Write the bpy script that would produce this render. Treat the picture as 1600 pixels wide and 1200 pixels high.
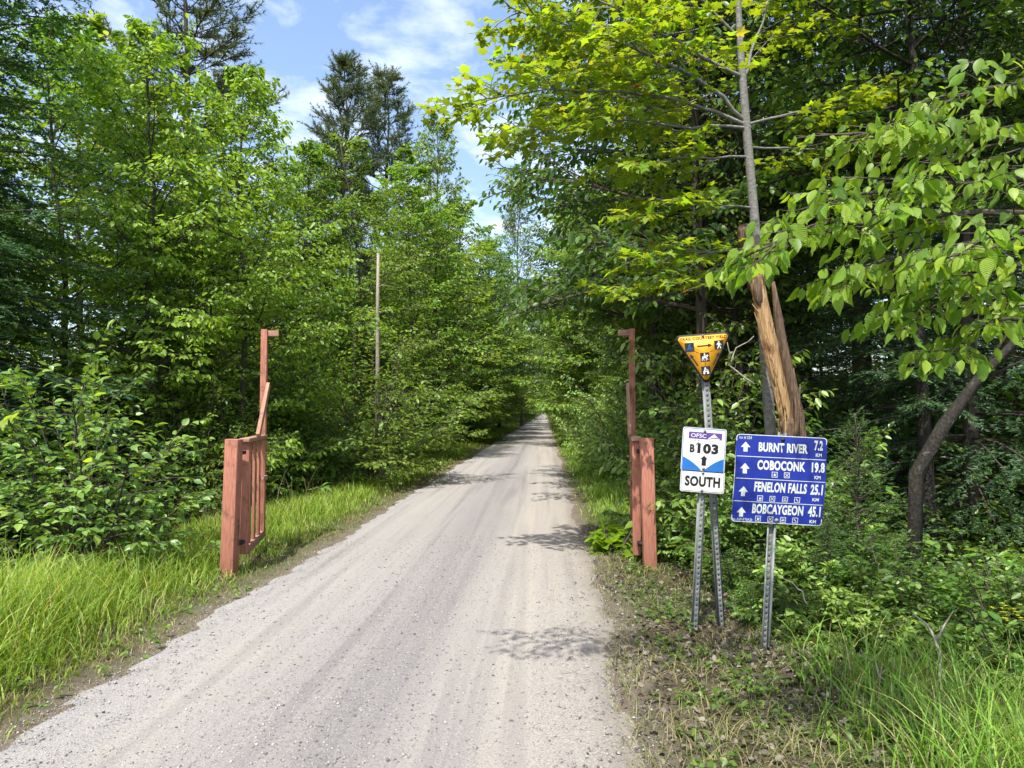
import bpy, bmesh, math, random
import numpy as np
from mathutils import Vector, Matrix

# ------------------------------------------------------------------ camera, sky, sun, exposure
for o in list(bpy.data.objects):
    bpy.data.objects.remove(o)
S = bpy.context.scene
COL = S.collection
F = 1109.0                                   # focal length in photo pixels (1600 wide)
CAMZ = 1.6
YAW = math.atan(53 / F)                      # looks a little left of the trail's axis
PITCH = math.atan(43 / F)
cd = bpy.data.cameras.new('camera')
cam = bpy.data.objects.new('camera', cd)
COL.objects.link(cam)
cd.sensor_width = 36
cd.lens = F / 1600 * 36
cd.clip_start = 0.05
cd.clip_end = 3000
cam.location = (0, 0, CAMZ)
cam.rotation_euler = (math.pi / 2 + PITCH, 0, YAW)
S.camera = cam

SUN_EL = math.radians(60)
SUN_AZ = math.radians(196)                   # from +Y towards +X: behind the camera
w = bpy.data.worlds.new('World')
S.world = w
w.use_nodes = True
nt = w.node_tree
nt.nodes.clear()
def N(nt, t, **kw):
    n = nt.nodes.new(t)
    for k, v in kw.items():
        if k in n.inputs.keys():
            n.inputs[k].default_value = v
        else:
            setattr(n, k, v)
    return n
L = lambda nt, a, b: nt.links.new(a, b)
sky = N(nt, 'ShaderNodeTexSky', sky_type='NISHITA', sun_disc=False)
sky.sun_elevation = SUN_EL
sky.sun_rotation = SUN_AZ
sky.air_density = 1.0
sky.dust_density = 2.2
bg = N(nt, 'ShaderNodeBackground', Strength=0.15)
tc = N(nt, 'ShaderNodeTexCoord')
sep = N(nt, 'ShaderNodeSeparateXYZ')
L(nt, tc.outputs['Generated'], sep.inputs[0])
zz = N(nt, 'ShaderNodeMath', operation='MAXIMUM'); zz.inputs[1].default_value = 0.02
L(nt, sep.outputs['Z'], zz.inputs[0])
za = N(nt, 'ShaderNodeMath', operation='ADD'); za.inputs[1].default_value = 0.12
L(nt, zz.outputs[0], za.inputs[0])
cb = N(nt, 'ShaderNodeCombineXYZ')
for k, ax in enumerate('XY'):
    d = N(nt, 'ShaderNodeMath', operation='DIVIDE')
    L(nt, sep.outputs[ax], d.inputs[0]); L(nt, za.outputs[0], d.inputs[1])
    L(nt, d.outputs[0], cb.inputs[k])
nz = N(nt, 'ShaderNodeTexNoise', Scale=3.6, Detail=8.0, Roughness=0.58, Distortion=0.25)
L(nt, cb.outputs[0], nz.inputs['Vector'])
rp = N(nt, 'ShaderNodeValToRGB')
rp.color_ramp.elements[0].position = 0.47
rp.color_ramp.elements[1].position = 0.78
L(nt, nz.outputs['Fac'], rp.inputs[0])
mx = N(nt, 'ShaderNodeMix', data_type='RGBA')
L(nt, rp.outputs[0], mx.inputs[0])
L(nt, sky.outputs[0], mx.inputs[6])
mx.inputs[7].default_value = (4.6, 4.9, 5.3, 1)
L(nt, mx.outputs[2], bg.inputs['Color'])
wo = N(nt, 'ShaderNodeOutputWorld')
L(nt, bg.outputs[0], wo.inputs[0])

sd = bpy.data.lights.new('sun', 'SUN')
sd.energy = 3.6
sd.angle = math.radians(0.53)
sd.color = (1.0, 0.955, 0.88)
sun = bpy.data.objects.new('sun', sd)
COL.objects.link(sun)
SUNV = Vector((math.sin(SUN_AZ) * math.cos(SUN_EL), math.cos(SUN_AZ) * math.cos(SUN_EL), math.sin(SUN_EL)))
sun.rotation_euler = SUNV.to_track_quat('Z', 'Y').to_euler()
sun.location = (0, -10, 30)
S.view_settings.view_transform = 'Standard'
S.view_settings.look = 'None'
S.view_settings.exposure = 1.12
S.view_settings.gamma = 1
S.view_settings.use_curve_mapping = False
S.render.engine = 'CYCLES'
S.cycles.max_bounces = 6
S.cycles.diffuse_bounces = 3
S.cycles.transmission_bounces = 3

# ------------------------------------------------------------------ pixel to place
_f = np.array([-math.sin(YAW) * math.cos(PITCH), math.cos(YAW) * math.cos(PITCH), math.sin(PITCH)])
_r = np.array([math.cos(YAW), math.sin(YAW), 0.0])
_u = np.cross(_r, _f)
EYE = np.array([0, 0, CAMZ])
def ray(px, py):
    return _f * F + _r * (px - 800) - _u * (py - 600)
def P(px, py, Y):                            # the point on that line of sight at distance Y along the trail
    d = ray(px, py)
    return EYE + d * (Y / d[1])
def G(px, py, z=0.0):                        # ... where it meets the ground
    d = ray(px, py)
    return EYE + d * ((z - CAMZ) / d[2])
def project(p):
    q = np.asarray(p) - EYE
    dz = q @ _f
    return 800 + F * (q @ _r) / dz, 600 - F * (q @ _u) / dz, dz
def X(px, Y):
    return P(px, 640, Y)[0]

# ------------------------------------------------------------------ objects
def tag(o, label=None, cat=None, group=None, kind=None):
    if label: o['label'] = label
    if cat: o['category'] = cat
    if group: o['group'] = group
    if kind: o['kind'] = kind
    return o
def thing(name, label, cat, loc, group=None, rz=0.0, sc=(1, 1, 1)):
    o = bpy.data.objects.new(name, None)
    o.empty_display_size = 0.2
    COL.objects.link(o)
    o.location = loc
    o.rotation_euler = (0, 0, rz)
    o.scale = sc
    return tag(o, label, cat, group)
def part(name, mesh, parent=None, kind=None, label=None):
    o = bpy.data.objects.new(name, mesh)
    COL.objects.link(o)
    if parent: o.parent = parent
    if kind: o['kind'] = kind
    if label: o['label'] = label
    return o
def mesh_np(name, v, f, mat, smooth=False):
    """v (n,3); f: array (m,3|4) or list of such arrays or list of lists"""
    me = bpy.data.meshes.new(name)
    v = np.asarray(v, dtype=np.float32)
    if isinstance(f, np.ndarray): f = [f]
    fs = [np.asarray(a, dtype=np.int32) for a in f if len(a)]
    nl = sum(a.size for a in fs); npoly = sum(len(a) for a in fs)
    me.vertices.add(len(v)); me.loops.add(nl); me.polygons.add(npoly)
    me.vertices.foreach_set('co', v.ravel())
    me.loops.foreach_set('vertex_index', np.concatenate([a.ravel() for a in fs]))
    tot = np.concatenate([np.full(len(a), a.shape[1], dtype=np.int32) for a in fs])
    me.polygons.foreach_set('loop_start', np.concatenate([[0], np.cumsum(tot)[:-1]]).astype(np.int32))
    me.polygons.foreach_set('loop_total', tot)
    if smooth: me.polygons.foreach_set('use_smooth', np.ones(npoly, dtype=bool))
    me.update(calc_edges=True)
    me.validate()
    if mat: me.materials.append(mat)
    return me
class Geo:                                   # collects shapes for one mesh
    def __init__(s): s.v = []; s.q = []; s.t = []; s.n = 0
    def add(s, v, q=None, t=None):
        v = np.asarray(v, float)
        s.v.append(v)
        if q is not None and len(q): s.q.append(np.asarray(q) + s.n)
        if t is not None and len(t): s.t.append(np.asarray(t) + s.n)
        s.n += len(v)
    def tube(s, pts, rad, k=6, caps=True, wob=0.0, rg=None):
        pts = np.asarray(pts, float); n = len(pts)
        rad = np.broadcast_to(np.asarray(rad, float), (n,))
        d = np.gradient(pts, axis=0)
        d /= np.linalg.norm(d, axis=1)[:, None] + 1e-9
        ref = np.where(np.abs(d[:, 2:3]) > 0.9, np.array([[1.0, 0, 0]]), np.array([[0, 0, 1.0]]))
        if np.abs(d[:, 2]).max() > 0.9 or True:
            ref = np.tile(ref[0], (n, 1))
        a = np.cross(d, ref); a /= np.linalg.norm(a, axis=1)[:, None] + 1e-9
        b = np.cross(d, a)
        th = np.arange(k) * 2 * math.pi / k
        rr = rad[:, None] * np.ones((n, k))
        if wob: rr = rr * (1 + wob * rg.normal(size=(n, k)))
        v = pts[:, None] + rr[..., None] * (a[:, None] * np.cos(th)[None, :, None] + b[:, None] * np.sin(th)[None, :, None])
        i = np.arange(n - 1)[:, None] * k; j = np.arange(k)[None]; j2 = (j + 1) % k
        q = np.stack([i + j, i + k + j, i + k + j2, i + j2], -1).reshape(-1, 4)
        vv = v.reshape(-1, 3)
        t = []
        if caps:
            vv = np.vstack([vv, pts[0], pts[-1]])
            c0, c1 = n * k, n * k + 1
            t = [[c0, jj, (jj + 1) % k] for jj in range(k)] + [[c1, (n - 1) * k + (jj + 1) % k, (n - 1) * k + jj] for jj in range(k)]
        s.add(vv, q, t)
    def build(s, name, mat, smooth=False):
        f = []
        if s.q: f.append(np.concatenate(s.q))
        if s.t: f.append(np.concatenate(s.t))
        return mesh_np(name, np.concatenate(s.v), f, mat, smooth)

# ------------------------------------------------------------------ materials
def new_mat(name):
    m = bpy.data.materials.new(name)
    m.use_nodes = True
    m.node_tree.nodes.clear()
    return m, m.node_tree
def out(nt, sh, disp=None):
    o = N(nt, 'ShaderNodeOutputMaterial')
    L(nt, sh, o.inputs['Surface'])
def ramp(nt, src, stops):
    r = N(nt, 'ShaderNodeValToRGB')
    e = r.color_ramp.elements
    while len(e) < len(stops): e.new(0.5)
    for el, (p, c) in zip(e, stops):
        el.position = p
        el.color = (*c, 1) if len(c) == 3 else c
    L(nt, src, r.inputs[0])
    return r.outputs[0]
def mixc(nt, fac, a, b, mode='MIX'):
    m = N(nt, 'ShaderNodeMix', data_type='RGBA', blend_type=mode)
    for sock, val in ((0, fac), (6, a), (7, b)):
        if hasattr(val, 'links'): L(nt, val, m.inputs[sock])
        elif sock == 0: m.inputs[0].default_value = val
        else: m.inputs[sock].default_value = (*val, 1)
    return m.outputs[2]
def leaf_mat(name, stops, trans=0.42, tcol=(1.75, 1.6, 0.55), rough=0.5, spec=0.35, objvar=0.25, by='island', gain=1.62, veins=False):
    m, nt = new_mat(name)
    g = N(nt, 'ShaderNodeNewGeometry')
    oi = N(nt, 'ShaderNodeObjectInfo')
    stops = [(p_, tuple(min(.6, x * gain) for x in c_)) for p_, c_ in stops]
    c = ramp(nt, g.outputs['Random Per Island'] if by == 'island' else oi.outputs['Random'], stops)
    hs = N(nt, 'ShaderNodeHueSaturation')
    mr = N(nt, 'ShaderNodeMapRange'); mr.inputs[3].default_value = 1 - objvar; mr.inputs[4].default_value = 1 + objvar
    L(nt, oi.outputs['Random'], mr.inputs[0]); L(nt, mr.outputs[0], hs.inputs['Value'])
    mh = N(nt, 'ShaderNodeMapRange'); mh.inputs[3].default_value = 0.487; mh.inputs[4].default_value = 0.513
    wn = N(nt, 'ShaderNodeMath', operation='MULTIPLY'); wn.inputs[1].default_value = 7.31
    fr = N(nt, 'ShaderNodeMath', operation='FRACT')
    L(nt, oi.outputs['Random'], wn.inputs[0]); L(nt, wn.outputs[0], fr.inputs[0])
    L(nt, fr.outputs[0], mh.inputs[0]); L(nt, mh.outputs[0], hs.inputs['Hue'])
    L(nt, c, hs.inputs['Color'])
    p = N(nt, 'ShaderNodeBsdfPrincipled', Roughness=rough)
    p.inputs['Specular IOR Level'].default_value = spec
    L(nt, hs.outputs[0], p.inputs['Base Color'])
    if veins:                                # single leaves: ribs running off the midrib
        t = N(nt, 'ShaderNodeTexCoord'); sp = N(nt, 'ShaderNodeSeparateXYZ'); L(nt, t.outputs['Object'], sp.inputs[0])
        ab = N(nt, 'ShaderNodeMath', operation='ABSOLUTE'); L(nt, sp.outputs['X'], ab.inputs[0])
        ml = N(nt, 'ShaderNodeMath', operation='MULTIPLY'); ml.inputs[1].default_value = .9; L(nt, ab.outputs[0], ml.inputs[0])
        sb = N(nt, 'ShaderNodeMath', operation='SUBTRACT'); L(nt, sp.outputs['Y'], sb.inputs[0]); L(nt, ml.outputs[0], sb.inputs[1])
        fq = N(nt, 'ShaderNodeMath', operation='MULTIPLY'); fq.inputs[1].default_value = 75.; L(nt, sb.outputs[0], fq.inputs[0])
        si = N(nt, 'ShaderNodeMath', operation='SINE'); L(nt, fq.outputs[0], si.inputs[0])
        bp = N(nt, 'ShaderNodeBump', Strength=.5, Distance=.004); L(nt, si.outputs[0], bp.inputs['Height'])
        L(nt, bp.outputs[0], p.inputs['Normal'])
    tr = N(nt, 'ShaderNodeBsdfTranslucent')
    tcn = mixc(nt, 1.0, hs.outputs[0], tcol, 'MULTIPLY')
    L(nt, tcn, tr.inputs['Color'])
    ms = N(nt, 'ShaderNodeMixShader'); ms.inputs[0].default_value = trans
    L(nt, p.outputs[0], ms.inputs[1]); L(nt, tr.outputs[0], ms.inputs[2])
    out(nt, ms.outputs[0])
    return m
def noise(nt, scale, detail=4, rough=0.55, stretch=None, coord='Object', dist=0.0):
    t = N(nt, 'ShaderNodeTexCoord')
    n = N(nt, 'ShaderNodeTexNoise', Scale=scale, Detail=detail, Roughness=rough, Distortion=dist)
    if stretch:
        mp = N(nt, 'ShaderNodeMapping')
        mp.inputs['Scale'].default_value = stretch
        L(nt, t.outputs[coord], mp.inputs[0]); L(nt, mp.outputs[0], n.inputs['Vector'])
    else:
        L(nt, t.outputs[coord], n.inputs['Vector'])
    return n.outputs['Fac']
def rough_mat(name, stops, scale, stretch=None, rough=0.85, bump=0.3, bdist=0.01, detail=6, spec=0.25, metal=0.0, coord='Object', second=None):
    m, nt = new_mat(name)
    n = noise(nt, scale, detail, 0.6, stretch, coord)
    c = ramp(nt, n, stops)
    if second:                               # (scale, colour, lo, hi): blotches
        n2 = noise(nt, second[0], 5, 0.65, None, coord)
        f2 = ramp(nt, n2, [(second[2], (0, 0, 0)), (second[3], (1, 1, 1))])
        c = mixc(nt, f2, c, second[1])
    p = N(nt, 'ShaderNodeBsdfPrincipled', Roughness=rough, Metallic=metal)
    p.inputs['Specular IOR Level'].default_value = spec
    L(nt, c, p.inputs['Base Color'])
    b = N(nt, 'ShaderNodeBump', Strength=bump, Distance=bdist)
    L(nt, n, b.inputs['Height']); L(nt, b.outputs[0], p.inputs['Normal'])
    out(nt, p.outputs[0])
    return m
def plain(name, col, rough=0.5, spec=0.4, metal=0.0, dirt=0.15):
    c0 = tuple(x * (1 - dirt) for x in col)
    return rough_mat(name, [(0.3, c0), (0.62, col)], 14, None, rough, 0.03, 0.002, 5, spec, metal)

M = {}
M['leaf_mid'] = leaf_mat('leaf_mid', [(0, (.045, .095, .014)), (.5, (.08, .145, .02)), (.9, (.115, .185, .028)), (1, (.18, .21, .035))], rough=.42, spec=.5)
M['leaf_fresh'] = leaf_mat('leaf_fresh', [(0, (.065, .13, .014)), (.5, (.105, .185, .02)), (1, (.155, .24, .035))], trans=0.45, rough=.42, spec=.5)
M['leaf_maple'] = leaf_mat('leaf_maple', [(0, (.085, .15, .014)), (.5, (.13, .195, .015)), (.96, (.165, .235, .02)), (.99, (.21, .22, .03)), (1, (.24, .10, .04))], trans=0.52, tcol=(1.8, 1.65, .5))
M['leaf_dark'] = leaf_mat('leaf_dark', [(0, (.032, .075, .013)), (.6, (.058, .11, .018)), (1, (.10, .16, .028))], trans=0.4, rough=.42, spec=.5)
M['leaf_olive'] = leaf_mat('leaf_olive', [(0, (.065, .105, .022)), (.6, (.10, .15, .03)), (1, (.14, .19, .042))], trans=0.4, rough=.45, spec=.45)
M['leaf_shrub'] = leaf_mat('leaf_shrub', [(0, (.06, .12, .024)), (.6, (.11, .18, .036)), (1, (.17, .25, .055))], trans=0.36, rough=0.4, spec=0.55)
M['leaf_elm'] = leaf_mat('leaf_elm', [(0, (.065, .135, .016)), (.5, (.11, .195, .02)), (1, (.165, .25, .03))], trans=0.5, tcol=(1.9, 1.75, .5), rough=0.45, spec=0.4)
for k_, st_, tr_ in (('maple', [(0, (.075, .15, .014)), (.5, (.115, .20, .015)), (.96, (.155, .235, .02)), (.99, (.20, .22, .03)), (1, (.24, .10, .04))], .5),
                     ('elm', [(0, (.06, .13, .016)), (.5, (.11, .195, .02)), (1, (.17, .25, .03))], .5),
                     ('shrub', [(0, (.065, .13, .025)), (.6, (.115, .19, .036)), (1, (.18, .25, .055))], .4)):
    M['one_' + k_] = leaf_mat('single_leaf_' + k_, st_, trans=tr_, tcol=(1.9, 1.75, .5), rough=.45, spec=.4, objvar=.22, by='object', veins=True)
M['needle_dark'] = leaf_mat('needle_dark', [(0, (.018, .045, .018)), (.6, (.032, .07, .025)), (1, (.055, .10, .03))], trans=0.15, rough=0.5)
M['needle_pine'] = leaf_mat('needle_pine', [(0, (.035, .06, .028)), (.7, (.06, .09, .038)), (1, (.10, .095, .045))], trans=0.22)
M['needle_fir'] = leaf_mat('needle_fir', [(0, (.03, .075, .02)), (.7, (.055, .115, .03)), (1, (.10, .17, .035))], trans=0.2)
M['grass'] = leaf_mat('grass', [(0, (.06, .115, .014)), (.4, (.105, .19, .02)), (.8, (.16, .255, .035)), (.92, (.22, .27, .06)), (1, (.32, .28, .12))], trans=0.42, tcol=(1.4, 1.3, .5), objvar=0.0)
M['grass_dry'] = leaf_mat('grass_dry', [(0, (.12, .16, .035)), (.45, (.20, .21, .07)), (.8, (.30, .25, .12)), (1, (.36, .29, .17))], trans=0.3, tcol=(1.1, 1.0, .7), objvar=0.0, gain=1.0)
M['litter'] = leaf_mat('litter', [(0, (.035, .030, .027)), (.5, (.10, .083, .07)), (1, (.24, .21, .175))], trans=0.12, tcol=(1, .9, .7), objvar=0.0, rough=0.8, spec=0.1, gain=1.0)
M['bark'] = rough_mat('bark', [(.3, (.035, .028, .022)), (.6, (.085, .07, .055)), (.75, (.15, .135, .115))], 9, (6, 6, 1.2), 0.9, 0.7, 0.02)
M['bark_grey'] = rough_mat('bark_grey', [(.3, (.10, .095, .085)), (.55, (.185, .18, .165)), (.75, (.30, .29, .27))], 8, (3, 3, 6), 0.85, 0.4, 0.01, second=(5, (.13, .14, .10), .55, .7))
M['bark_brown'] = rough_mat('bark_brown', [(.3, (.05, .03, .02)), (.55, (.13, .085, .055)), (.75, (.22, .16, .11))], 8, (7, 7, 1.0), 0.9, 0.9, 0.02)
M['bark_mossy'] = rough_mat('bark_mossy', [(.3, (.014, .012, .010)), (.55, (.032, .028, .023)), (.75, (.065, .058, .048))], 9, (5, 5, 3), .9, .8, .02, second=(11, (.13, .13, .11), .62, .74))
M['bark_pale'] = rough_mat('bark_pale', [(.3, (.16, .14, .11)), (.6, (.33, .29, .24)), (.8, (.44, .40, .34))], 8, (6, 6, 1), 0.85, 0.3, 0.01)
M['bare_wood'] = rough_mat('bare_wood', [(.30, (.12, .068, .033)), (.48, (.33, .20, .09)), (.72, (.50, .345, .18))], 9, (11, 11, .45), 0.8, 0.8, 0.014, second=(5, (.16, .08, .035), .54, .68))
M['stain'] = rough_mat('stain', [(.25, (.16, .062, .040)), (.5, (.335, .135, .088)), (.75, (.43, .205, .145))], 10, (12, 12, .6), 0.85, 0.6, 0.008, second=(7, (.13, .065, .045), .54, .68))
M['stain_worn'] = rough_mat('stain_worn', [(.25, (.17, .08, .055)), (.5, (.31, .17, .115)), (.75, (.42, .28, .20))], 10, (10, 10, .7), 0.85, 0.4, 0.006, second=(6, (.12, .08, .06), .58, .72))
M['iron'] = plain('iron', (.03, .028, .028), .6, .4, .6)
M['galv'] = rough_mat('galv', [(.3, (.15, .16, .16)), (.6, (.215, .225, .225)), (.8, (.28, .29, .29))], 22, None, .6, .06, .002, 6, .4, .25, second=(7, (.13, .125, .115), .52, .7))
M['white'] = rough_mat('sign_white', [(.3, (.56, .56, .545)), (.6, (.66, .66, .65))], 12, None, .45, .02, .001, 5, .4, 0, second=(16, (.38, .36, .32), .62, .78))
M['print_white'] = plain('print_white', (.60, .64, .60), .5, .4)
M['blue'] = rough_mat('sign_blue', [(.3, (.008, .020, .21)), (.65, (.014, .032, .29))], 9, None, .38, .02, .001, 5, .45)
M['royal'] = plain('sign_royal', (.02, .14, .44), .4, .4)
M['purple'] = plain('sign_purple', (.105, .05, .24), .45, .4)
M['yellow'] = rough_mat('sign_yellow', [(.3, (.58, .26, .008)), (.65, (.66, .32, .014))], 10, None, .4, .02, .001, 5, .4)
M['black'] = plain('sign_black', (.012, .011, .013), .5, .4)
M['stemgreen'] = plain('stem_green', (.08, .13, .03), .6, .3)
M['petal'] = leaf_mat('petal', [(0, (.45, .42, .03)), (1, (.62, .58, .06))], trans=.3, objvar=0, gain=1.0)

# ground: forest soil with needle litter, grass-stained near the trail
m, nt_ = new_mat('soil')
c = ramp(nt_, noise(nt_, 3.0, 8, .65), [(.3, (.035, .026, .016)), (.5, (.075, .058, .036)), (.7, (.13, .105, .07))])
c = mixc(nt_, ramp(nt_, noise(nt_, .9, 5, .6), [(.45, (0, 0, 0)), (.62, (1, 1, 1))]), c, (.05, .075, .02))
tco = N(nt_, 'ShaderNodeTexCoord'); spx = N(nt_, 'ShaderNodeSeparateXYZ'); L(nt_, tco.outputs['Object'], spx.inputs[0])
ad = N(nt_, 'ShaderNodeMath', operation='ADD'); ad.inputs[1].default_value = 1.07; L(nt_, spx.outputs['X'], ad.inputs[0])
ab = N(nt_, 'ShaderNodeMath', operation='ABSOLUTE'); L(nt_, ad.outputs[0], ab.inputs[0])
jn = N(nt_, 'ShaderNodeMath', operation='MULTIPLY_ADD'); jn.inputs[1].default_value = .9; L(nt_, noise(nt_, 5, 6, .7), jn.inputs[0]); L(nt_, ab.outputs[0], jn.inputs[2])
mr_ = N(nt_, 'ShaderNodeMapRange'); mr_.inputs[1].default_value = 1.85; mr_.inputs[2].default_value = 2.35
mr_.inputs[3].default_value = 1; mr_.inputs[4].default_value = 0; L(nt_, jn.outputs[0], mr_.inputs[0])
c = mixc(nt_, mr_.outputs[0], c, (.17, .14, .11))
p = N(nt_, 'ShaderNodeBsdfPrincipled', Roughness=.95)
p.inputs['Specular IOR Level'].default_value = .1
L(nt_, c, p.inputs['Base Color'])
b = N(nt_, 'ShaderNodeBump', Strength=.8, Distance=.04)
L(nt_, noise(nt_, 14, 8, .7), b.inputs['Height']); L(nt_, b.outputs[0], p.inputs['Normal'])
out(nt_, p.outputs[0]); M['soil'] = m

# trail: pale crushed limestone, wheel tracks running its length
m, nt_ = new_mat('limestone_screenings')
fine = noise(nt_, 75, 6, .75)
c = ramp(nt_, fine, [(.30, (.135, .122, .115)), (.45, (.262, .243, .228)), (.56, (.345, .322, .302)), (.72, (.48, .452, .425))])
streak = noise(nt_, 1.5, 5, .6, (2.6, .05, 1))
c = mixc(nt_, ramp(nt_, streak, [(.38, (0, 0, 0)), (.66, (.75, .75, .75))]), c, (.37, .342, .30))
streak2 = noise(nt_, 2.3, 4, .6, (2.0, .045, 1), dist=.2)
c = mixc(nt_, ramp(nt_, streak2, [(.50, (0, 0, 0)), (.70, (.75, .75, .75))]), c, (.195, .182, .178))
patch = noise(nt_, .8, 4, .6)
c = mixc(nt_, ramp(nt_, patch, [(.5, (0, 0, 0)), (.75, (.35, .35, .35))]), c, (.36, .325, .275))
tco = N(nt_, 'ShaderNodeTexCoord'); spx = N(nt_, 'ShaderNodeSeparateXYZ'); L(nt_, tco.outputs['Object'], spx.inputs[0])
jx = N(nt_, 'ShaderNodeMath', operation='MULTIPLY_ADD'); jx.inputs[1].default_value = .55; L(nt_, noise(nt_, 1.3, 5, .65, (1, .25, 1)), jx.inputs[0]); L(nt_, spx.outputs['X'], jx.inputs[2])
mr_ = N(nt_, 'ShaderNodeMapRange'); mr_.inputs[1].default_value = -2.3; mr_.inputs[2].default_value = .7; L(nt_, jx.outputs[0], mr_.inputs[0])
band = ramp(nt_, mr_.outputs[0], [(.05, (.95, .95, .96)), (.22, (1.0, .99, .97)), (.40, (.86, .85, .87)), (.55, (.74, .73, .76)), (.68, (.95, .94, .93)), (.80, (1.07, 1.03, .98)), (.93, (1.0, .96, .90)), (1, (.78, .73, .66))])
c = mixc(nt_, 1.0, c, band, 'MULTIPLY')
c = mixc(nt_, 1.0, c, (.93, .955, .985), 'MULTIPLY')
vor = N(nt_, 'ShaderNodeTexVoronoi', Scale=120.0)
t_ = N(nt_, 'ShaderNodeTexCoord'); L(nt_, t_.outputs['Object'], vor.inputs['Vector'])
c = mixc(nt_, ramp(nt_, vor.outputs['Color'], [(0.06, (.6, .6, .6)), (.28, (0, 0, 0))]), c, (.15, .14, .135))
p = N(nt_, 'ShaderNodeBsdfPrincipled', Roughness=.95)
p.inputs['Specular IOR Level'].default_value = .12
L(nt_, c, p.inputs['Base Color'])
b = N(nt_, 'ShaderNodeBump', Strength=.7, Distance=.012)
L(nt_, fine, b.inputs['Height'])
b2 = N(nt_, 'ShaderNodeBump', Strength=.6, Distance=.006)
L(nt_, vor.outputs['Distance'], b2.inputs['Height']); L(nt_, b.outputs[0], b2.inputs['Normal'])
L(nt_, b2.outputs[0], p.inputs['Normal'])
out(nt_, p.outputs[0]); M['trail'] = m
M['stone'] = leaf_mat('stone', [(0, (.09, .083, .08)), (.5, (.24, .225, .21)), (1, (.42, .395, .365))], trans=0.0, objvar=0, rough=.9, spec=.15, gain=1.0)

# ------------------------------------------------------------------ terrain
TL, TR = -2.50, 0.36                         # trail edges
def sm(a, b, x):
    t = np.clip((x - a) / (b - a), 0, 1)
    return t * t * (3 - 2 * t)
def wob(x, y):
    return .5 * np.sin(1.7 * x + .9 * y) + .3 * np.sin(3.1 * y - 1.3 * x + 1) + .2 * np.sin(6.3 * x + 5.1 * y)
def ground_z(x, y):
    x = np.asarray(x, float); y = np.asarray(y, float)
    z = -.62 * sm(-3.5, -7.0, x) - .62 * sm(1.7, 4.6, x)
    z = z + .02 * wob(x, y) * (sm(-2.8, -4, x) + sm(.7, 2, x))
    mid = sm(TL - .15, TL + .35, x) * (1 - sm(TR - .35, TR + .15, x))
    return z - .09 * mid
def edge_n(y, s):
    return .05 * np.sin(.8 * y + s) + .035 * np.sin(2.9 * y + 2 * s) + .025 * np.sin(7.3 * y + s * 3)
def trail_z(x, y):
    x = np.asarray(x, float); y = np.asarray(y, float)
    dl = x - (TL + edge_n(y, 0.3)); dr = (TR + edge_n(y, 2.1)) - x
    d = np.minimum(dl, dr)
    z = .012 + .02 * np.clip(d, 0, 1) - .016 * (np.exp(-((x + 1.9) / .28) ** 2) + np.exp(-((x + .3) / .28) ** 2))
    rag = np.sin(23.1 * x + 17.7 * y) * np.sin(31.3 * y - 11.9 * x) + .7 * np.sin(47 * y + 9 * x) * np.sin(39 * x - 21 * y)
    z = z + .013 * rag * np.exp(-(d / .22) ** 2)
    return z + np.minimum(d, 0) * .22 + .004 * np.sin(5 * x + .7 * y) * np.sin(1.9 * y)
def grid(xs, ys, zf, name, mat):
    gx, gy = np.meshgrid(xs, ys)
    v = np.stack([gx, gy, zf(gx, gy)], -1).reshape(-1, 3)
    n = len(xs); i = np.arange(len(ys) - 1)[:, None] * n; j = np.arange(n - 1)[None]
    q = np.stack([i + j, i + j + 1, i + n + j + 1, i + n + j], -1).reshape(-1, 4)
    return mesh_np(name, v, q, mat, True)
xs = np.concatenate([[-900, -400, -150, -60, -30, -18], np.arange(-12, 9.01, .2), [12, 18, 30, 60, 150, 400, 900]])
ys = np.concatenate([[-300, -80, -20, -8], np.arange(-4, 30, .22), np.geomspace(30, 1500, 60)])
tag(part('ground', grid(xs, ys, ground_z, 'ground', M['soil'])), 'dark forest soil sloping away on both sides of the trail', kind='structure')
xs = np.arange(TL - .45, TR + .46, .06)
ys = np.concatenate([np.arange(-6, 25, .1), np.geomspace(25, 700, 160)])
tag(part('trail', grid(xs, ys, trail_z, 'trail', M['trail'])), 'straight pale gravel trail running away between the trees', kind='structure')

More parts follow.
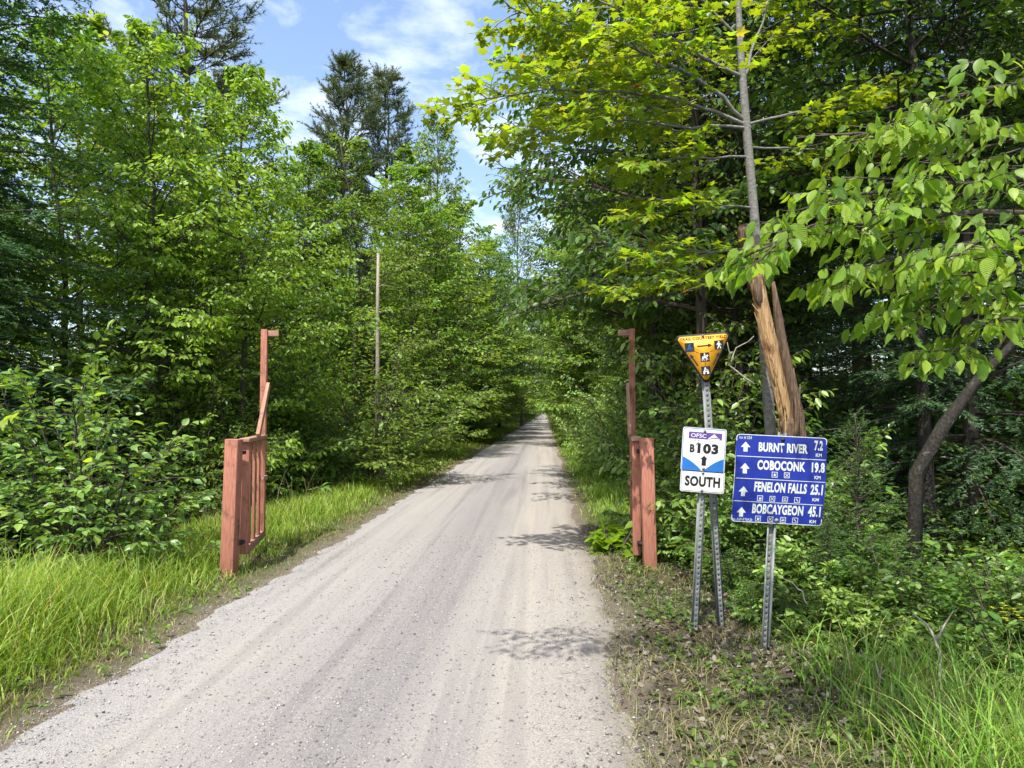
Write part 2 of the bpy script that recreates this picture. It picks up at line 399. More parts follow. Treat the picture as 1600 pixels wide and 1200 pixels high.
# ------------------------------------------------------------------ plants: shapes
def unit(a):
    return a / (np.linalg.norm(a, axis=-1, keepdims=True) + 1e-9)
def leaf_tpl(kind):
    if kind == 'ovate':                      # folded along the midrib, drooping tip
        w_ = .30
        v = [(0, 0, 0), (-w_ * .8, .22, .05), (w_ * .8, .22, .05), (-w_, .5, .06), (w_, .5, .06), (0, .5, -.02), (0, 1, -.14), (-.5 * w_, .8, -.01), (.5 * w_, .8, -.01)]
        t = [(0, 2, 5), (2, 4, 5), (4, 8, 5), (8, 6, 5), (0, 5, 1), (1, 5, 3), (3, 5, 7), (7, 5, 6)]
    elif kind == 'simple':
        v = [(0, 0, 0), (-.27, .45, .05), (.27, .45, .05), (0, 1, -.08)]
        t = [(0, 2, 3), (0, 3, 1)]
    elif kind == 'oval':
        v = [(0, 0, 0), (-.24, .28, .06), (.24, .28, .06), (-.22, .66, .02), (.22, .66, .02), (0, 1, -.12)]
        t = [(0, 2, 4), (0, 4, 5), (0, 5, 3), (0, 3, 1)]
    elif kind == 'maple':
        o_ = [(0, 0), (.2, -.04), (.42, .1), (.26, .24), (.56, .56), (.24, .55), (.13, .68), (0, 1)]
        pts = o_ + [(-x, y) for x, y in o_[-2:0:-1]]
        v = [(0, .34, .03)] + [(x, y, -.16 * (x * x + (y - .34) ** 2)) for x, y in pts]
        n = len(pts)
        t = [(0, 1 + i, 1 + (i + 1) % n) for i in range(n)]
    elif kind == 'elm':                      # toothed, asymmetric, strongly veined fold
        ys_ = np.array([0, .12, .27, .42, .57, .71, .84, .94]); ws = np.array([.03, .17, .25, .275, .26, .21, .13, .055])
        v = []; t = []
        for i, (yy, ww) in enumerate(zip(ys_, ws)):
            zc = -.22 * yy * yy
            v += [(-ww, yy + (.035 if i % 2 else 0), zc + .07 * ww * 3), (0, yy - .03, zc), (ww * .94, yy + .02, zc + .07 * ww * 3)]
        v.append((0, 1.04, -.25)); k = len(v) - 1
        for i in range(len(ys_) - 1):
            a = i * 3
            t += [(a, a + 1, a + 4), (a, a + 4, a + 3), (a + 1, a + 2, a + 5), (a + 1, a + 5, a + 4)]
        a = (len(ys_) - 1) * 3
        t += [(a, a + 1, k), (a + 1, a + 2, k)]
    return np.array(v, float), np.array(t)
def put_leaves(g, tpl, pos, axis, nrm, size):
    tv, tt = tpl
    A = unit(axis); Xv = unit(np.cross(A, nrm)); Nn = np.cross(Xv, A)
    n = len(pos); k = len(tv)
    v = pos[:, None] + size[:, None, None] * (tv[None, :, 0:1] * Xv[:, None] + tv[None, :, 1:2] * A[:, None] + tv[None, :, 2:3] * Nn[:, None])
    t = tt[None] + (np.arange(n) * k)[:, None, None]
    g.add(v.reshape(-1, 3), t=t.reshape(-1, 3))
class Plant:
    def __init__(s, seed, leaf=.1, spread=.35, gap=.6, hang=.25):
        s.rg = np.random.default_rng(seed); s.wood = Geo()
        s.pos = []; s.ax = []; s.nr = []; s.sz = []
        s.leaf = leaf; s.spread = spread; s.gap = gap; s.hang = hang
    def path(s, a, d, Ln, n, lift=0.0, jit=.08):
        p = [np.array(a, float)]; d = unit(np.array(d, float)); st = Ln / n
        for _ in range(n):
            d = unit(d + np.array([0, 0, lift / n]) + s.rg.normal(size=3) * jit)
            p.append(p[-1] + d * st)
        return np.array(p)
    def leafy(s, pts, t0=.15):
        seg = np.linalg.norm(np.diff(pts, axis=0), axis=1); Ln = seg.sum()
        n = max(2, int(Ln * (1 - t0) / (s.leaf * s.gap)))
        t = np.linspace(t0, 1, n) + s.rg.normal(size=n) * .02
        cs = np.concatenate([[0], np.cumsum(seg)]) / Ln
        pos = np.stack([np.interp(t, cs, pts[:, k]) for k in range(3)], -1)
        d = unit(pts[-1] - pts[0])
        side = unit(np.cross(d, [0, 0, 1.0]) + 1e-6)
        sg = np.where(np.arange(n) % 2, 1, -1)[:, None]
        sg[-1] = 0
        ax = d * .75 + side * sg * .95 + s.rg.normal(size=(n, 3)) * .25
        ax[:, 2] -= s.hang
        nr = np.array([0, 0, 1.0]) + s.rg.normal(size=(n, 3)) * s.spread
        s.pos.append(pos); s.ax.append(ax); s.nr.append(nr)
        s.sz.append(s.leaf * s.rg.uniform(.5, 1.25, n))
    def spray(s, a, d, Ln, lvl, r, lift=0.0, nchild=(7, 4), ratio=.5, flat=.45, bare=.2):
        n = (2, 4, 7)[lvl]
        pts = s.path(a, d, Ln, n, lift, (.05, .08, .07)[lvl])
        s.wood.tube(pts if lvl else pts[[0, -1]], np.linspace(r, r * .35, len(pts) if lvl else 2), (3, 3, 5)[lvl], caps=False)
        s.leafy(pts[-2:] if lvl else pts)
        if lvl == 0: return pts
        nc = max(2, int(round(nchild[2 - lvl] * s.rg.uniform(.8, 1.2))))
        for i in range(nc):
            t = bare + (1 - bare) * (i + s.rg.uniform(.2, .8)) / nc
            f = t * (len(pts) - 1); k = min(int(f), len(pts) - 2)
            b0 = pts[k] + (pts[k + 1] - pts[k]) * (f - k)
            dd = unit(pts[k + 1] - pts[k])
            ang = (1 if i % 2 else -1) * s.rg.uniform(.55, 1.15)
            c_, s_ = math.cos(ang), math.sin(ang)
            cdv = np.array([dd[0] * c_ - dd[1] * s_, dd[0] * s_ + dd[1] * c_, dd[2] * flat + s.rg.normal() * .16])
            s.spray(b0, cdv, Ln * ratio * (1.15 - .75 * t) * s.rg.uniform(.75, 1.2), lvl - 1, r * .45, lift * .5, nchild, ratio, flat, .15)
        return pts
    def tree(s, H, R, base, limbs, r0, up=(.25, .8), lean=(0, 0), prof=None, nchild=(8, 4), lift=-.1, start=(0, 0, 0), kside=8):
        n = 10
        zs = np.linspace(-.25, H, n + 1)
        off = np.cumsum(s.rg.normal(size=(n + 1, 2)) * .012 * H, axis=0) * (zs[:, None] / H)
        tr = np.column_stack([start[0] + off[:, 0] + lean[0] * zs / H, start[1] + off[:, 1] + lean[1] * zs / H, start[2] + zs])
        s.wood.tube(tr, np.interp(zs, [-.25, .3, H], [r0 * 1.35, r0, r0 * .15]), kside)
        prof = prof or (lambda u: (math.sin(math.pi * min(1, .18 + .82 * u)) ** .7) * (1 - .25 * u) + .08)
        for i in range(limbs):
            u = (i + s.rg.uniform(0, .9)) / limbs
            h = base * H + (1 - base) * H * u * .985
            st = np.array([np.interp(h, zs, tr[:, 0]), np.interp(h, zs, tr[:, 1]), start[2] + h])
            az = i * 2.39996 + s.rg.normal() * .35
            e = np.interp(u, [0, 1], up) + s.rg.normal() * .12
            Ln = R * prof(u) * s.rg.uniform(.75, 1.15)
            s.spray(st, (math.cos(az) * math.cos(e), math.sin(az) * math.cos(e), math.sin(e)), Ln, 2, max(.008, r0 * .32 * (1 - .6 * u)), lift, nchild)
        return tr
    def leaves(s):
        return np.concatenate(s.pos), np.concatenate(s.ax), np.concatenate(s.nr), np.concatenate(s.sz)
    def meshes(s, name, tpl, lm, wm):
        g = Geo(); put_leaves(g, leaf_tpl(tpl), *s.leaves())
        return {'trunk': s.wood.build(name + '_wood', wm, True), 'foliage': g.build(name + '_leaves', lm, False)}

def conifer(seed, name, H, R, nm, wm, whorl=.3, nb=6, needle=.024, gap=.016, r0=.14, base=.03, droop=-.25, twig=.42, up0=.15, prof=None, tw_gap=.085, wid=.17):
    rg = np.random.default_rng(seed)
    wood = Geo(); T = []
    zs = np.linspace(-.2, H, 9)
    tr = np.column_stack([rg.normal(size=9) * .015 * H * .3, rg.normal(size=9) * .015 * H * .3, zs])
    wood.tube(tr, np.interp(zs, [-.2, H], [r0, .012]), 8)
    h = base * H; k = 0
    prof = prof or (lambda u: (1 - u) ** .85)
    while h < H * .985:
        u = h / H
        for b_ in range(nb):
            az = k * 1.1 + b_ * 2 * math.pi / nb + rg.normal() * .25
            Ln = R * prof(u) * rg.uniform(.65, 1.15) + .1
            e = np.interp(u, [0, 1], [up0 - .25, up0 + .75])
            n = 6
            p = [np.array([np.interp(h, zs, tr[:, 0]), np.interp(h, zs, tr[:, 1]), h + rg.uniform(-.12, .12)])]
            d = np.array([math.cos(az) * math.cos(e), math.sin(az) * math.cos(e), math.sin(e)])
            for q in range(n):
                d = unit(d + np.array([0, 0, droop / n + (.12 if q > 3 else 0)]) + rg.normal(size=3) * .04)
                p.append(p[-1] + d * Ln / n)
            p = np.array(p)
            wood.tube(p, np.linspace(.008 + .014 * Ln / 2, .003, n + 1), 3, caps=False)
            m_ = max(3, int(Ln * .88 / tw_gap))
            for i in range(m_):
                t = .12 + .88 * (i + rg.uniform(.2, .8)) / m_
                f = t * n; kk = min(int(f), n - 1)
                b0 = p[kk] + (p[kk + 1] - p[kk]) * (f - kk); dd = unit(p[kk + 1] - p[kk])
                sd_ = unit(np.cross(dd, [0, 0, 1])) * (1 if i % 2 else -1)
                tl = min(twig * Ln * (1.12 - t) + .10, .75) * rg.uniform(.7, 1.2)
                td = unit(dd * .75 + sd_ * .8 + np.array([0, 0, -.22]) + rg.normal(size=3) * .12)
                T.append((b0, td, tl))
                if tl > .24:
                    for s2 in (.35, .62):
                        td2 = unit(td + sd_ * rg.uniform(-.1, .5) - dd * rg.uniform(-.6, .4) + rg.normal(size=3) * .15)
                        T.append((b0 + td * tl * s2, td2, tl * .42))
            T.append((p[-2], unit(p[-1] - p[-2]), Ln / n + .06))
        h += whorl * rg.uniform(.75, 1.25) * (1 - .35 * u); k += 1
    b0 = np.array([t[0] for t in T]); td = np.array([t[1] for t in T]); tl = np.array([t[2] for t in T])
    cnt = np.maximum(4, (tl / gap).astype(int))
    idx = np.repeat(np.arange(len(T)), cnt)
    n = len(idx)
    tt = rg.uniform(0, 1, n)
    base_ = b0[idx] + td[idx] * (tl[idx] * tt)[:, None]
    base_[:, 2] -= .06 * tt * tt * tl[idx]
    side = unit(np.cross(td[idx], [0, 0, 1.0])); upv = np.cross(side, td[idx])
    a = rg.uniform(-.55, .55, n) + np.where(rg.uniform(size=n) < .5, 0, math.pi)
    nd = unit(td[idx] * .7 + (side * np.cos(a)[:, None] + upv * np.sin(a)[:, None]))
    ln = needle * rg.uniform(.75, 1.25, n)
    wv = unit(np.cross(nd, upv + rg.normal(size=(n, 3)) * .5)) * (ln * wid)[:, None]
    v = np.stack([base_ - wv, base_ + wv, base_ + nd * ln[:, None]], 1).reshape(-1, 3)
    f = np.arange(3 * n).reshape(-1, 3)
    return {'trunk': wood.build(name + '_wood', wm, True), 'foliage': mesh_np(name + '_needles', v, f, nm)}

def pine(seed, name, H, R, nm, wm, r0=.22, base=.3):
    rg = np.random.default_rng(seed)
    wood = Geo(); tips = []
    zs = np.linspace(-.3, H, 10)
    tr = np.column_stack([rg.normal(size=10) * .08, rg.normal(size=10) * .08, zs])
    wood.tube(tr, np.interp(zs, [-.3, H], [r0, .02]), 8)
    h = base * H; k = 0
    while h < H:
        u = (h - base * H) / (H * (1 - base))
        for b_ in range(5):
            az = k * .9 + b_ * 2 * math.pi / 5 + rg.normal() * .35
            Ln = R * (.35 + .75 * math.sin(math.pi * min(1, .25 + .75 * u))) * rg.uniform(.45, 1.15) * (1 - .45 * u ** 3)
            e = .05 + .55 * u + rg.normal() * .12
            d = np.array([math.cos(az) * math.cos(e), math.sin(az) * math.cos(e), math.sin(e)])
            p = [np.array([np.interp(h, zs, tr[:, 0]), np.interp(h, zs, tr[:, 1]), h])]
            for q in range(6):
                d = unit(d + np.array([0, 0, .07]) + rg.normal(size=3) * .09)
                p.append(p[-1] + d * Ln / 6)
            p = np.array(p)
            wood.tube(p, np.linspace(.045 * (1 - .6 * u), .01, 7), 4, caps=False)
            for i in range(int(14 + 18 * Ln / R)):
                t = rg.uniform(.3, 1) * 6; kk = min(int(t), 5)
                b0 = p[kk] + (p[kk + 1] - p[kk]) * (t - kk)
                dd = unit(unit(p[kk + 1] - p[kk]) + rg.normal(size=3) * np.array([.8, .8, .35]) + np.array([0, 0, .25]))
                sl = rg.uniform(.2, .75)
                wood.tube(np.array([b0, b0 + dd * sl]), [.012, .006], 3, caps=False)
                for m_ in range(4):
                    tips.append((b0 + dd * sl * (.4 + .2 * m_), unit(dd + rg.normal(size=3) * .35)))
        h += rg.uniform(.45, .85); k += 1
    b0 = np.repeat(np.array([t[0] for t in tips]), 9, 0); dd = np.repeat(np.array([t[1] for t in tips]), 9, 0)
    n = len(b0)
    nd = unit(dd * .8 + rg.normal(size=(n, 3)) * .55)
    ln = rg.uniform(.12, .21, n)
    wv = unit(np.cross(nd, rg.normal(size=(n, 3)))) * .012
    v = np.stack([b0 - wv, b0 + wv, b0 + nd * ln[:, None]], 1).reshape(-1, 3)
    return {'trunk': wood.build(name + '_wood', wm, True), 'foliage': mesh_np(name + '_needles', v, np.arange(3 * n).reshape(-1, 3), nm)}

def shrub(seed, name, H, R, stems, leaf, tpl, lm, wm, nchild=(8, 4), spread=.4, gap=.62, compact=False):
    P_ = Plant(seed, leaf=leaf, spread=spread, gap=gap)
    for i in range(stems):
        az = i * 2.4 + P_.rg.normal() * .3
        u = (i + .5) / stems
        e = 1.45 - .95 * u + P_.rg.normal() * .1
        Ln = (H * math.sin(e) + R * math.cos(e)) * P_.rg.uniform(.75, 1.05)
        if compact: Ln = 1.1 / math.sqrt((math.sin(e) / H) ** 2 + (math.cos(e) / R) ** 2) * P_.rg.uniform(.8, 1.1)
        st = (P_.rg.normal() * .1, P_.rg.normal() * .1, -.1)
        P_.spray(st, (math.cos(az) * math.cos(e), math.sin(az) * math.cos(e), math.sin(e)), Ln, 2, .016, -.35, nchild, ratio=.42, flat=.35, bare=.18)
    return P_.meshes(name, tpl, lm, wm), P_

PROTO = {}
def proto_tree(key, seed, H, R, base, limbs, r0, leaf, tpl, lm, wm, **kw):
    pl = {k: kw.pop(k) for k in ('spread', 'gap', 'hang') if k in kw}
    p_ = Plant(seed, leaf=leaf, **pl)
    p_.tree(H, R, base, limbs, r0, **kw)
    PROTO[key] = (p_.meshes(key, tpl, M[lm], M[wm]), H, R)
proto_tree('maple', 11, 8.0, 2.4, .08, 44, .07, .125, 'oval', 'leaf_mid', 'bark', up=(.1, .8), nchild=(12, 7), gap=.45)
proto_tree('birch', 12, 9.0, 2.5, .10, 48, .07, .115, 'oval', 'leaf_fresh', 'bark', up=(.3, .95), spread=.6, hang=.6, nchild=(12, 7), gap=.45)
proto_tree('beech', 13, 10.0, 2.8, .06, 50, .09, .14, 'oval', 'leaf_olive', 'bark', up=(.0, .8), spread=.25, nchild=(12, 6), gap=.48)
proto_tree('poplar', 14, 12.0, 2.6, .16, 50, .10, .15, 'oval', 'leaf_olive', 'bark', up=(.6, 1.1), spread=.7, hang=.5, nchild=(11, 5), gap=.5)
proto_tree('bigmaple', 15, 9.0, 3.2, .27, 56, .10, .14, 'oval', 'leaf_dark', 'bark', up=(.1, .9), spread=.5, hang=.5, nchild=(12, 6), gap=.46)
for key, seed, H, R, st, lf, lm, tpl in (('shrub_a', 21, 2.3, 1.5, 12, .095, 'leaf_shrub', 'oval'), ('shrub_b', 22, 1.5, 1.1, 10, .085, 'leaf_dark', 'oval'), ('shrub_c', 23, 3.4, 1.7, 14, .10, 'leaf_mid', 'oval'), ('shrub_d', 24, 1.1, .9, 9, .10, 'leaf_shrub', 'oval')):
    PROTO[key] = (shrub(seed, key, H, R * 1.12, int(st * 1.6), lf * 1.1, tpl, M[lm], M['bark'], nchild=(11, 6), gap=.5, compact=True)[0], H, R)
PROTO['hemlock'] = (conifer(31, 'hemlock', 13, 2.9, M['needle_dark'], M['bark'], whorl=.36, nb=7, needle=.062, gap=.021, droop=-.45, tw_gap=.10, wid=.17), 13, 2.9)
PROTO['fir'] = (conifer(32, 'fir', 3.2, 1.15, M['needle_fir'], M['bark'], whorl=.2, nb=6, needle=.03, gap=.009, r0=.035, droop=-.05, up0=.2, tw_gap=.075), 3.2, 1.15)
PROTO['pine'] = (pine(33, 'pine', 19, 2.9, M['needle_pine'], M['bark']), 19, 2.9)
def place(key, x, y, H, name, label, cat, group=None, rz=None, wide=1.0, dz=-.03):
    ms, h0, r0 = PROTO[key]
    s_ = H / h0
    rz = rz if rz is not None else (x * 12.9898 + y * 78.233) % 6.283
    t = thing(name, label, cat, (x, y, float(ground_z(x, y)) + dz), group, rz, (s_ * wide, s_ * wide, s_))
    part('trunk' if cat == 'tree' else 'stem', ms['trunk'], t)
    part('foliage', ms['foliage'], t, 'stuff')
    return t

# ------------------------------------------------------------------ gates
def box_geo(c, half, axes):
    ax = [np.array(a, float) for a in axes]
    v = []
    for sx in (-1, 1):
        for sy in (-1, 1):
            for sz in (-1, 1):
                v.append(np.array(c) + ax[0] * half[0] * sx + ax[1] * half[1] * sy + ax[2] * half[2] * sz)
    q = [(0, 1, 3, 2), (4, 6, 7, 5), (0, 4, 5, 1), (2, 3, 7, 6), (0, 2, 6, 4), (1, 5, 7, 3)]
    return v, q
def beam(name, a, b, wdt, thk, up, mat, parent, bev=.006, label=None):
    """a sawn board from a to b (world), width along 'up x dir', edges eased"""
    a = np.array(a, float); b = np.array(b, float)
    d = unit(b - a); s_ = unit(np.cross(d, up)); n_ = np.cross(s_, d)
    g = Geo(); v, q = box_geo((a + b) / 2 - np.array(parent.location), (wdt / 2, thk / 2, np.linalg.norm(b - a) / 2), (s_, n_, d))
    g.add(v, q)
    # texture runs along the board: keep local Z along it
    me = g.build(name, mat)
    o = part(name, me, parent, label=label)
    R = Matrix((s_, n_, d)).transposed().to_4x4()
    me.transform(R.inverted() @ Matrix.Translation(-Vector((a + b) / 2 - np.array(parent.location))))
    o.matrix_basis = Matrix.Translation(Vector((a + b) / 2 - np.array(parent.location))) @ R
    m_ = o.modifiers.new('eased_edges', 'BEVEL'); m_.width = bev; m_.segments = 2
    return o
def gate(name, label, pc, h, lean, hx, ex, side, leaf_z, tall):
    pc = np.array([pc[0], pc[1], 0.0])
    gz = float(ground_z(pc[0], pc[1]))
    t = thing(name, label, 'gate', (pc[0], pc[1], gz), 'pair of open trail gates')
    beam('post', (pc[0], pc[1], gz - .15), (pc[0] + lean, pc[1], h), .132, .132, (0, 1, 0), M['stain'], t, .008)
    a = np.array(hx, float); b = np.array(ex, float)            # leaf: hinge end to free end, plan
    d = unit(b - a); Ln = np.linalg.norm(b - a); nrm = np.array([-d[1], d[0]]) * side
    z0, z1 = leaf_z
    at = lambda s_, z, off=0: (a[0] + d[0] * s_ * Ln + nrm[0] * off, a[1] + d[1] * s_ * Ln + nrm[1] * off, z)
    dv = (d[0], d[1], 0)
    beam('hinge_stile', at(.06, z0 - .06), at(.06, z1), .085, .05, dv, M['stain'], t)
    for k, s_ in enumerate((.27, .50, .73)):
        beam('picket', at(s_, z0 + .012, .004 * k), at(s_, z1 - .005, .003), .027, .085, dv, M['stain'], t, .004)
    beam('tall_upright', at(.97, z0 - .02), at(1.0, tall), .07, .095, dv, M['stain'], t)
    beam('top_rail', at(.0, z1 + .02), at(1.0, z1 + .02), .10, .04, (0, 0, 1), M['stain_worn'], t)
    beam('bottom_rail', at(.12, z0 - .034, .0), at(1.06, z0 - .034, .0), .06, .085, (0, 0, 1), M['stain_worn'], t)
    beam('lock_rail', at(.72, z0 + .62, .045), at(.97, z0 + .62, .045), .035, .05, (0, 0, 1), M['stain_worn'], t)
    beam('brace', at(.42, z1 + .04, .052), at(.985, z1 + .62, .052), .04, .085, (0, 0, 1), M['stain_worn'], t)
    p0 = np.array(at(1.0, tall - .045, .0)); p1 = p0 + np.array([nrm[0] * .16, nrm[1] * .16, .0])
    beam('latch_block', p0 + (p1 - p0) * .16, p1, .05, .07, (0, 0, 1), M['stain_worn'], t)
    for z in (z1 - .10, z0 + .08):
        g = Geo()
        c = np.array([(pc[0] + a[0]) / 2, (pc[1] + .07 + a[1]) / 2, z]) - np.array([pc[0], pc[1], gz])
        g.tube([c - [0, 0, .035], c + [0, 0, .035]], .014, 10)
        v, q = box_geo(c + [0, .0, 0], (.055, .05, .018), ((1, 0, 0), (0, 1, 0), (0, 0, 1))); g.add(v, q)
        part('hinge', g.build('hinge', M['iron']), t)
    return t
gl = G(357, 900); gr_ = G(1016, 889)
gate('trail_gate', 'reddish stained timber gate swung open in the grass on the verge opposite the signs',
     gl, 1.33, .035, (gl[0] + .05, gl[1] + .20), (X(412, 8.15), 8.15), -1, (.22, 1.29), 2.56)
gate('trail_gate', 'reddish stained timber gate swung open on the same side of trail as the signs',
     gr_, 1.33, -.03, (gr_[0] - .115, gr_[1] + .13), (X(988, 8.45), 8.45), 1, (.16, 1.29), 2.58)

# ------------------------------------------------------------------ signs
class Plate:
    """maps sign-plane metres (x right, y up, d towards the viewer) to places relative to root"""
    def __init__(s, centre, rot, root, yaw=0.0, hinge=None, bend=0.0, tilt=0.0):
        s.root = root
        s.c = np.array(centre, float) - np.array(root.location)
        n = np.array([math.sin(yaw) , -math.cos(yaw), 0])
        r = np.array([math.cos(yaw), math.sin(yaw), 0]); u = np.array([0, 0, 1.0])
        u, n = u * math.cos(tilt) + n * -math.sin(tilt), n * math.cos(tilt) + u * math.sin(tilt)
        s.r = r * math.cos(rot) + u * math.sin(rot); s.u = -r * math.sin(rot) + u * math.cos(rot); s.n = n
        s.hinge = hinge; s.bend = bend
    def __call__(s, x, y, d=0.0):
        x, y, d = np.broadcast_arrays(np.asarray(x, float), np.asarray(y, float), np.asarray(d, float))
        if s.hinge is not None:
            lo = np.minimum(y - s.hinge, 0)
            d = d + lo * s.bend
            x = x + lo * .035
        return s.c + x[..., None] * s.r + y[..., None] * s.u + d[..., None] * s.n
def rrect_rows(x0, x1, y0, y1, r, extra=()):
    ys_ = sorted(set([round(v, 6) for v in list(y0 + r - r * np.cos(np.linspace(0, math.pi / 2, 7))) + list(y1 - r + r * np.sin(np.linspace(0, math.pi / 2, 7))) + list(extra)]))
    rows = []
    for y in ys_:
        dy = max(0, y0 + r - y, y - (y1 - r))
        ins = r - math.sqrt(max(0, r * r - dy * dy))
        rows.append((y, x0 + ins, x1 - ins))
    return rows
def flat_rows(pl, rows, d):
    v = []; q = []
    for y, a, b in rows:
        v += [pl(a, y, d), pl(b, y, d)]
    for i in range(len(rows) - 1):
        q.append((2 * i, 2 * i + 1, 2 * i + 3, 2 * i + 2))
    return np.array(v), q
def panel(name, pl, rows, mat, parent, thick=.003, label=None):
    g = Geo()
    vf, qf = flat_rows(pl, rows, 0); vb, qb = flat_rows(pl, rows, -thick)
    g.add(vf, qf); g.add(vb, [tuple(reversed(f)) for f in qb])
    n = len(rows)
    loop = [2 * i for i in range(n)] + [2 * i + 1 for i in reversed(range(n))]
    vv = np.vstack([vf, vb]); m_ = len(vf)
    g.add(vv, [(loop[(i + 1) % len(loop)], loop[i], loop[i] + m_, loop[(i + 1) % len(loop)] + m_) for i in range(len(loop))])
    return part(name, g.build(name, mat), parent, label=label)
def poly(name, pl, loops, mat, parent, d):
    """flat printed shapes; each loop an outline"""
    from mathutils.geometry import tessellate_polygon
    g = Geo()
    for lp in loops:
        tris = tessellate_polygon([[Vector((a, b, 0)) for a, b in lp]])
        xy = np.array(lp, float)
        g.add(pl(xy[:, 0], xy[:, 1], d), t=[t if _ccw(xy, t) else t[::-1] for t in map(tuple, tris)])
    return part(name, g.build(name, mat), parent)
def _ccw(xy, t):
    a, b, c = xy[t[0]], xy[t[1]], xy[t[2]]
    return (b[0] - a[0]) * (c[1] - a[1]) - (b[1] - a[1]) * (c[0] - a[0]) > 0
def ring(name, pl, rows_o, rows_i, mat, parent, d):
    """a thin border: outline of rows_o minus rows_i (same number of rows)"""
    def outline(rows): return [(a, y) for y, a, b in rows] + [(b, y) for y, a, b in reversed(rows)]
    o_, i_ = np.array(outline(rows_o)), np.array(outline(rows_i))
    n = len(o_)
    g = Geo()
    g.add(np.vstack([pl(o_[:, 0], o_[:, 1], d), pl(i_[:, 0], i_[:, 1], d)]), [(k, n + k, n + (k + 1) % n, (k + 1) % n) for k in range(n)])
    return part(name, g.build(name, mat), parent)
def text_geo(s_, box, bold=.02):
    """letters fitted to box (x0, x1, y0, y1)"""
    cu = bpy.data.curves.new('t', 'FONT'); cu.body = s_; cu.offset = bold; cu.resolution_u = 3
    cu.space_character = 1.0 + 1.6 * bold
    o = bpy.data.objects.new('t', cu); COL.objects.link(o)
    dg = bpy.context.evaluated_depsgraph_get()
    me = bpy.data.meshes.new_from_object(o.evaluated_get(dg))
    v = np.array([x.co[:] for x in me.vertices]); f = [tuple(p.vertices) for p in me.polygons]
    bpy.data.objects.remove(o); bpy.data.curves.remove(cu); bpy.data.meshes.remove(me)
    lo, hi = v.min(0), v.max(0)
    xy = np.column_stack([box[0] + (v[:, 0] - lo[0]) / (hi[0] - lo[0]) * (box[1] - box[0]), box[2] + (v[:, 1] - lo[1]) / (hi[1] - lo[1]) * (box[3] - box[2])])
    return xy, f
def lettering(name, pl, items, mat, parent, d):
    g = Geo()
    for s_, box, bold in items:
        xy, f = text_geo(s_, box, bold)
        t = [q for q in f if len(q) == 3]; q4 = [q for q in f if len(q) == 4]
        big = [q for q in f if len(q) > 4]
        for q in big: t += [(q[0], q[i], q[i + 1]) for i in range(1, len(q) - 1)]
        g.add(pl(xy[:, 0], xy[:, 1], d), q4, t)
    return part(name, g.build(name, mat), parent)
def disc(cx, cy, r, n=14):
    return [(cx + r * math.cos(2 * math.pi * i / n), cy + r * math.sin(2 * math.pi * i / n)) for i in range(n)]
def bar(a, b, w_):
    a = np.array(a, float); b = np.array(b, float); d = unit(b - a); s_ = np.array([-d[1], d[0]]) * w_ / 2
    return [tuple(a + s_), tuple(a - s_), tuple(b - s_), tuple(b + s_)]
def bolt(pl, x, y, parent, r=.009, mat='galv'):
    g = Geo()
    th = np.arange(10) * math.pi / 5
    for rr, d0, d1 in ((r * 1.5, .0015, .004), (r * .8, .004, .010)):
        lo = pl(x + rr * np.cos(th), y + rr * np.sin(th), d0); hi = pl(x + rr * np.cos(th), y + rr * np.sin(th), d1)
        c = pl(x, y, d1)[None]
        g.add(np.vstack([lo, hi, c]), [(i, (i + 1) % 10, 10 + (i + 1) % 10, 10 + i) for i in range(10)], [(20, 10 + i, 10 + (i + 1) % 10) for i in range(10)])
    return part('bolt', g.build('bolt', M[mat]), parent)
def u_post(parent, a, b, yaw=0.0, w_=.058, sgn=1, name='post'):
    """galvanised flanged channel with a row of real punched holes"""
    a = np.array(a, float); b = np.array(b, float)
    d = unit(b - a); Ln = np.linalg.norm(b - a)
    x_ = unit(np.array([math.cos(yaw), math.sin(yaw), 0]) - d * (d @ np.array([math.cos(yaw), math.sin(yaw), 0])))
    n_ = np.cross(x_, d)                                          # towards the camera side
    if n_[1] > 0: n_ = -n_
    o_ = a - np.array(parent.location)
    g = Geo()
    pt = lambda x, z, dp: o_ + x_ * x + d * z + n_ * dp
    hw = w_ * .24; dep = .024
    # flanges and slanted walls
    prof = [(-w_ / 2, 0), (-w_ * .33, 0), (-hw, dep * sgn)], [(hw, dep * sgn), (w_ * .33, 0), (w_ / 2, 0)]
    for pr in prof:
        v = []; q = []
        for k, (x, dp) in enumerate(pr): v += [pt(x, 0, dp), pt(x, Ln, dp)]
        for k in range(2): q.append((2 * k, 2 * k + 2, 2 * k + 3, 2 * k + 1))
        g.add(v, q)
    pitch = .0254 * 1.5; n = int(Ln / pitch); hr = .006
    for i in range(n):
        zc = (i + .5) * pitch
        xs_ = [-hw, -hr, hr, hw]; zs_ = [i * pitch, zc - hr, zc + hr, (i + 1) * pitch]
        v = [pt(x, z, dep * sgn) for z in zs_ for x in xs_]
        q = [(r_ * 4 + c_, r_ * 4 + c_ + 1, r_ * 4 + c_ + 5, r_ * 4 + c_ + 4) for r_ in range(3) for c_ in range(3) if not (r_ == 1 and c_ == 1)]
        g.add(v, q)
    me = g.build(name, M['galv'])
    bm = bmesh.new(); bm.from_mesh(me); bmesh.ops.remove_doubles(bm, verts=bm.verts, dist=.0004); bm.to_mesh(me); bm.free()
    o = part(name, me, parent)
    md = o.modifiers.new('steel', 'SOLIDIFY'); md.thickness = .003; md.offset = 0
    return o
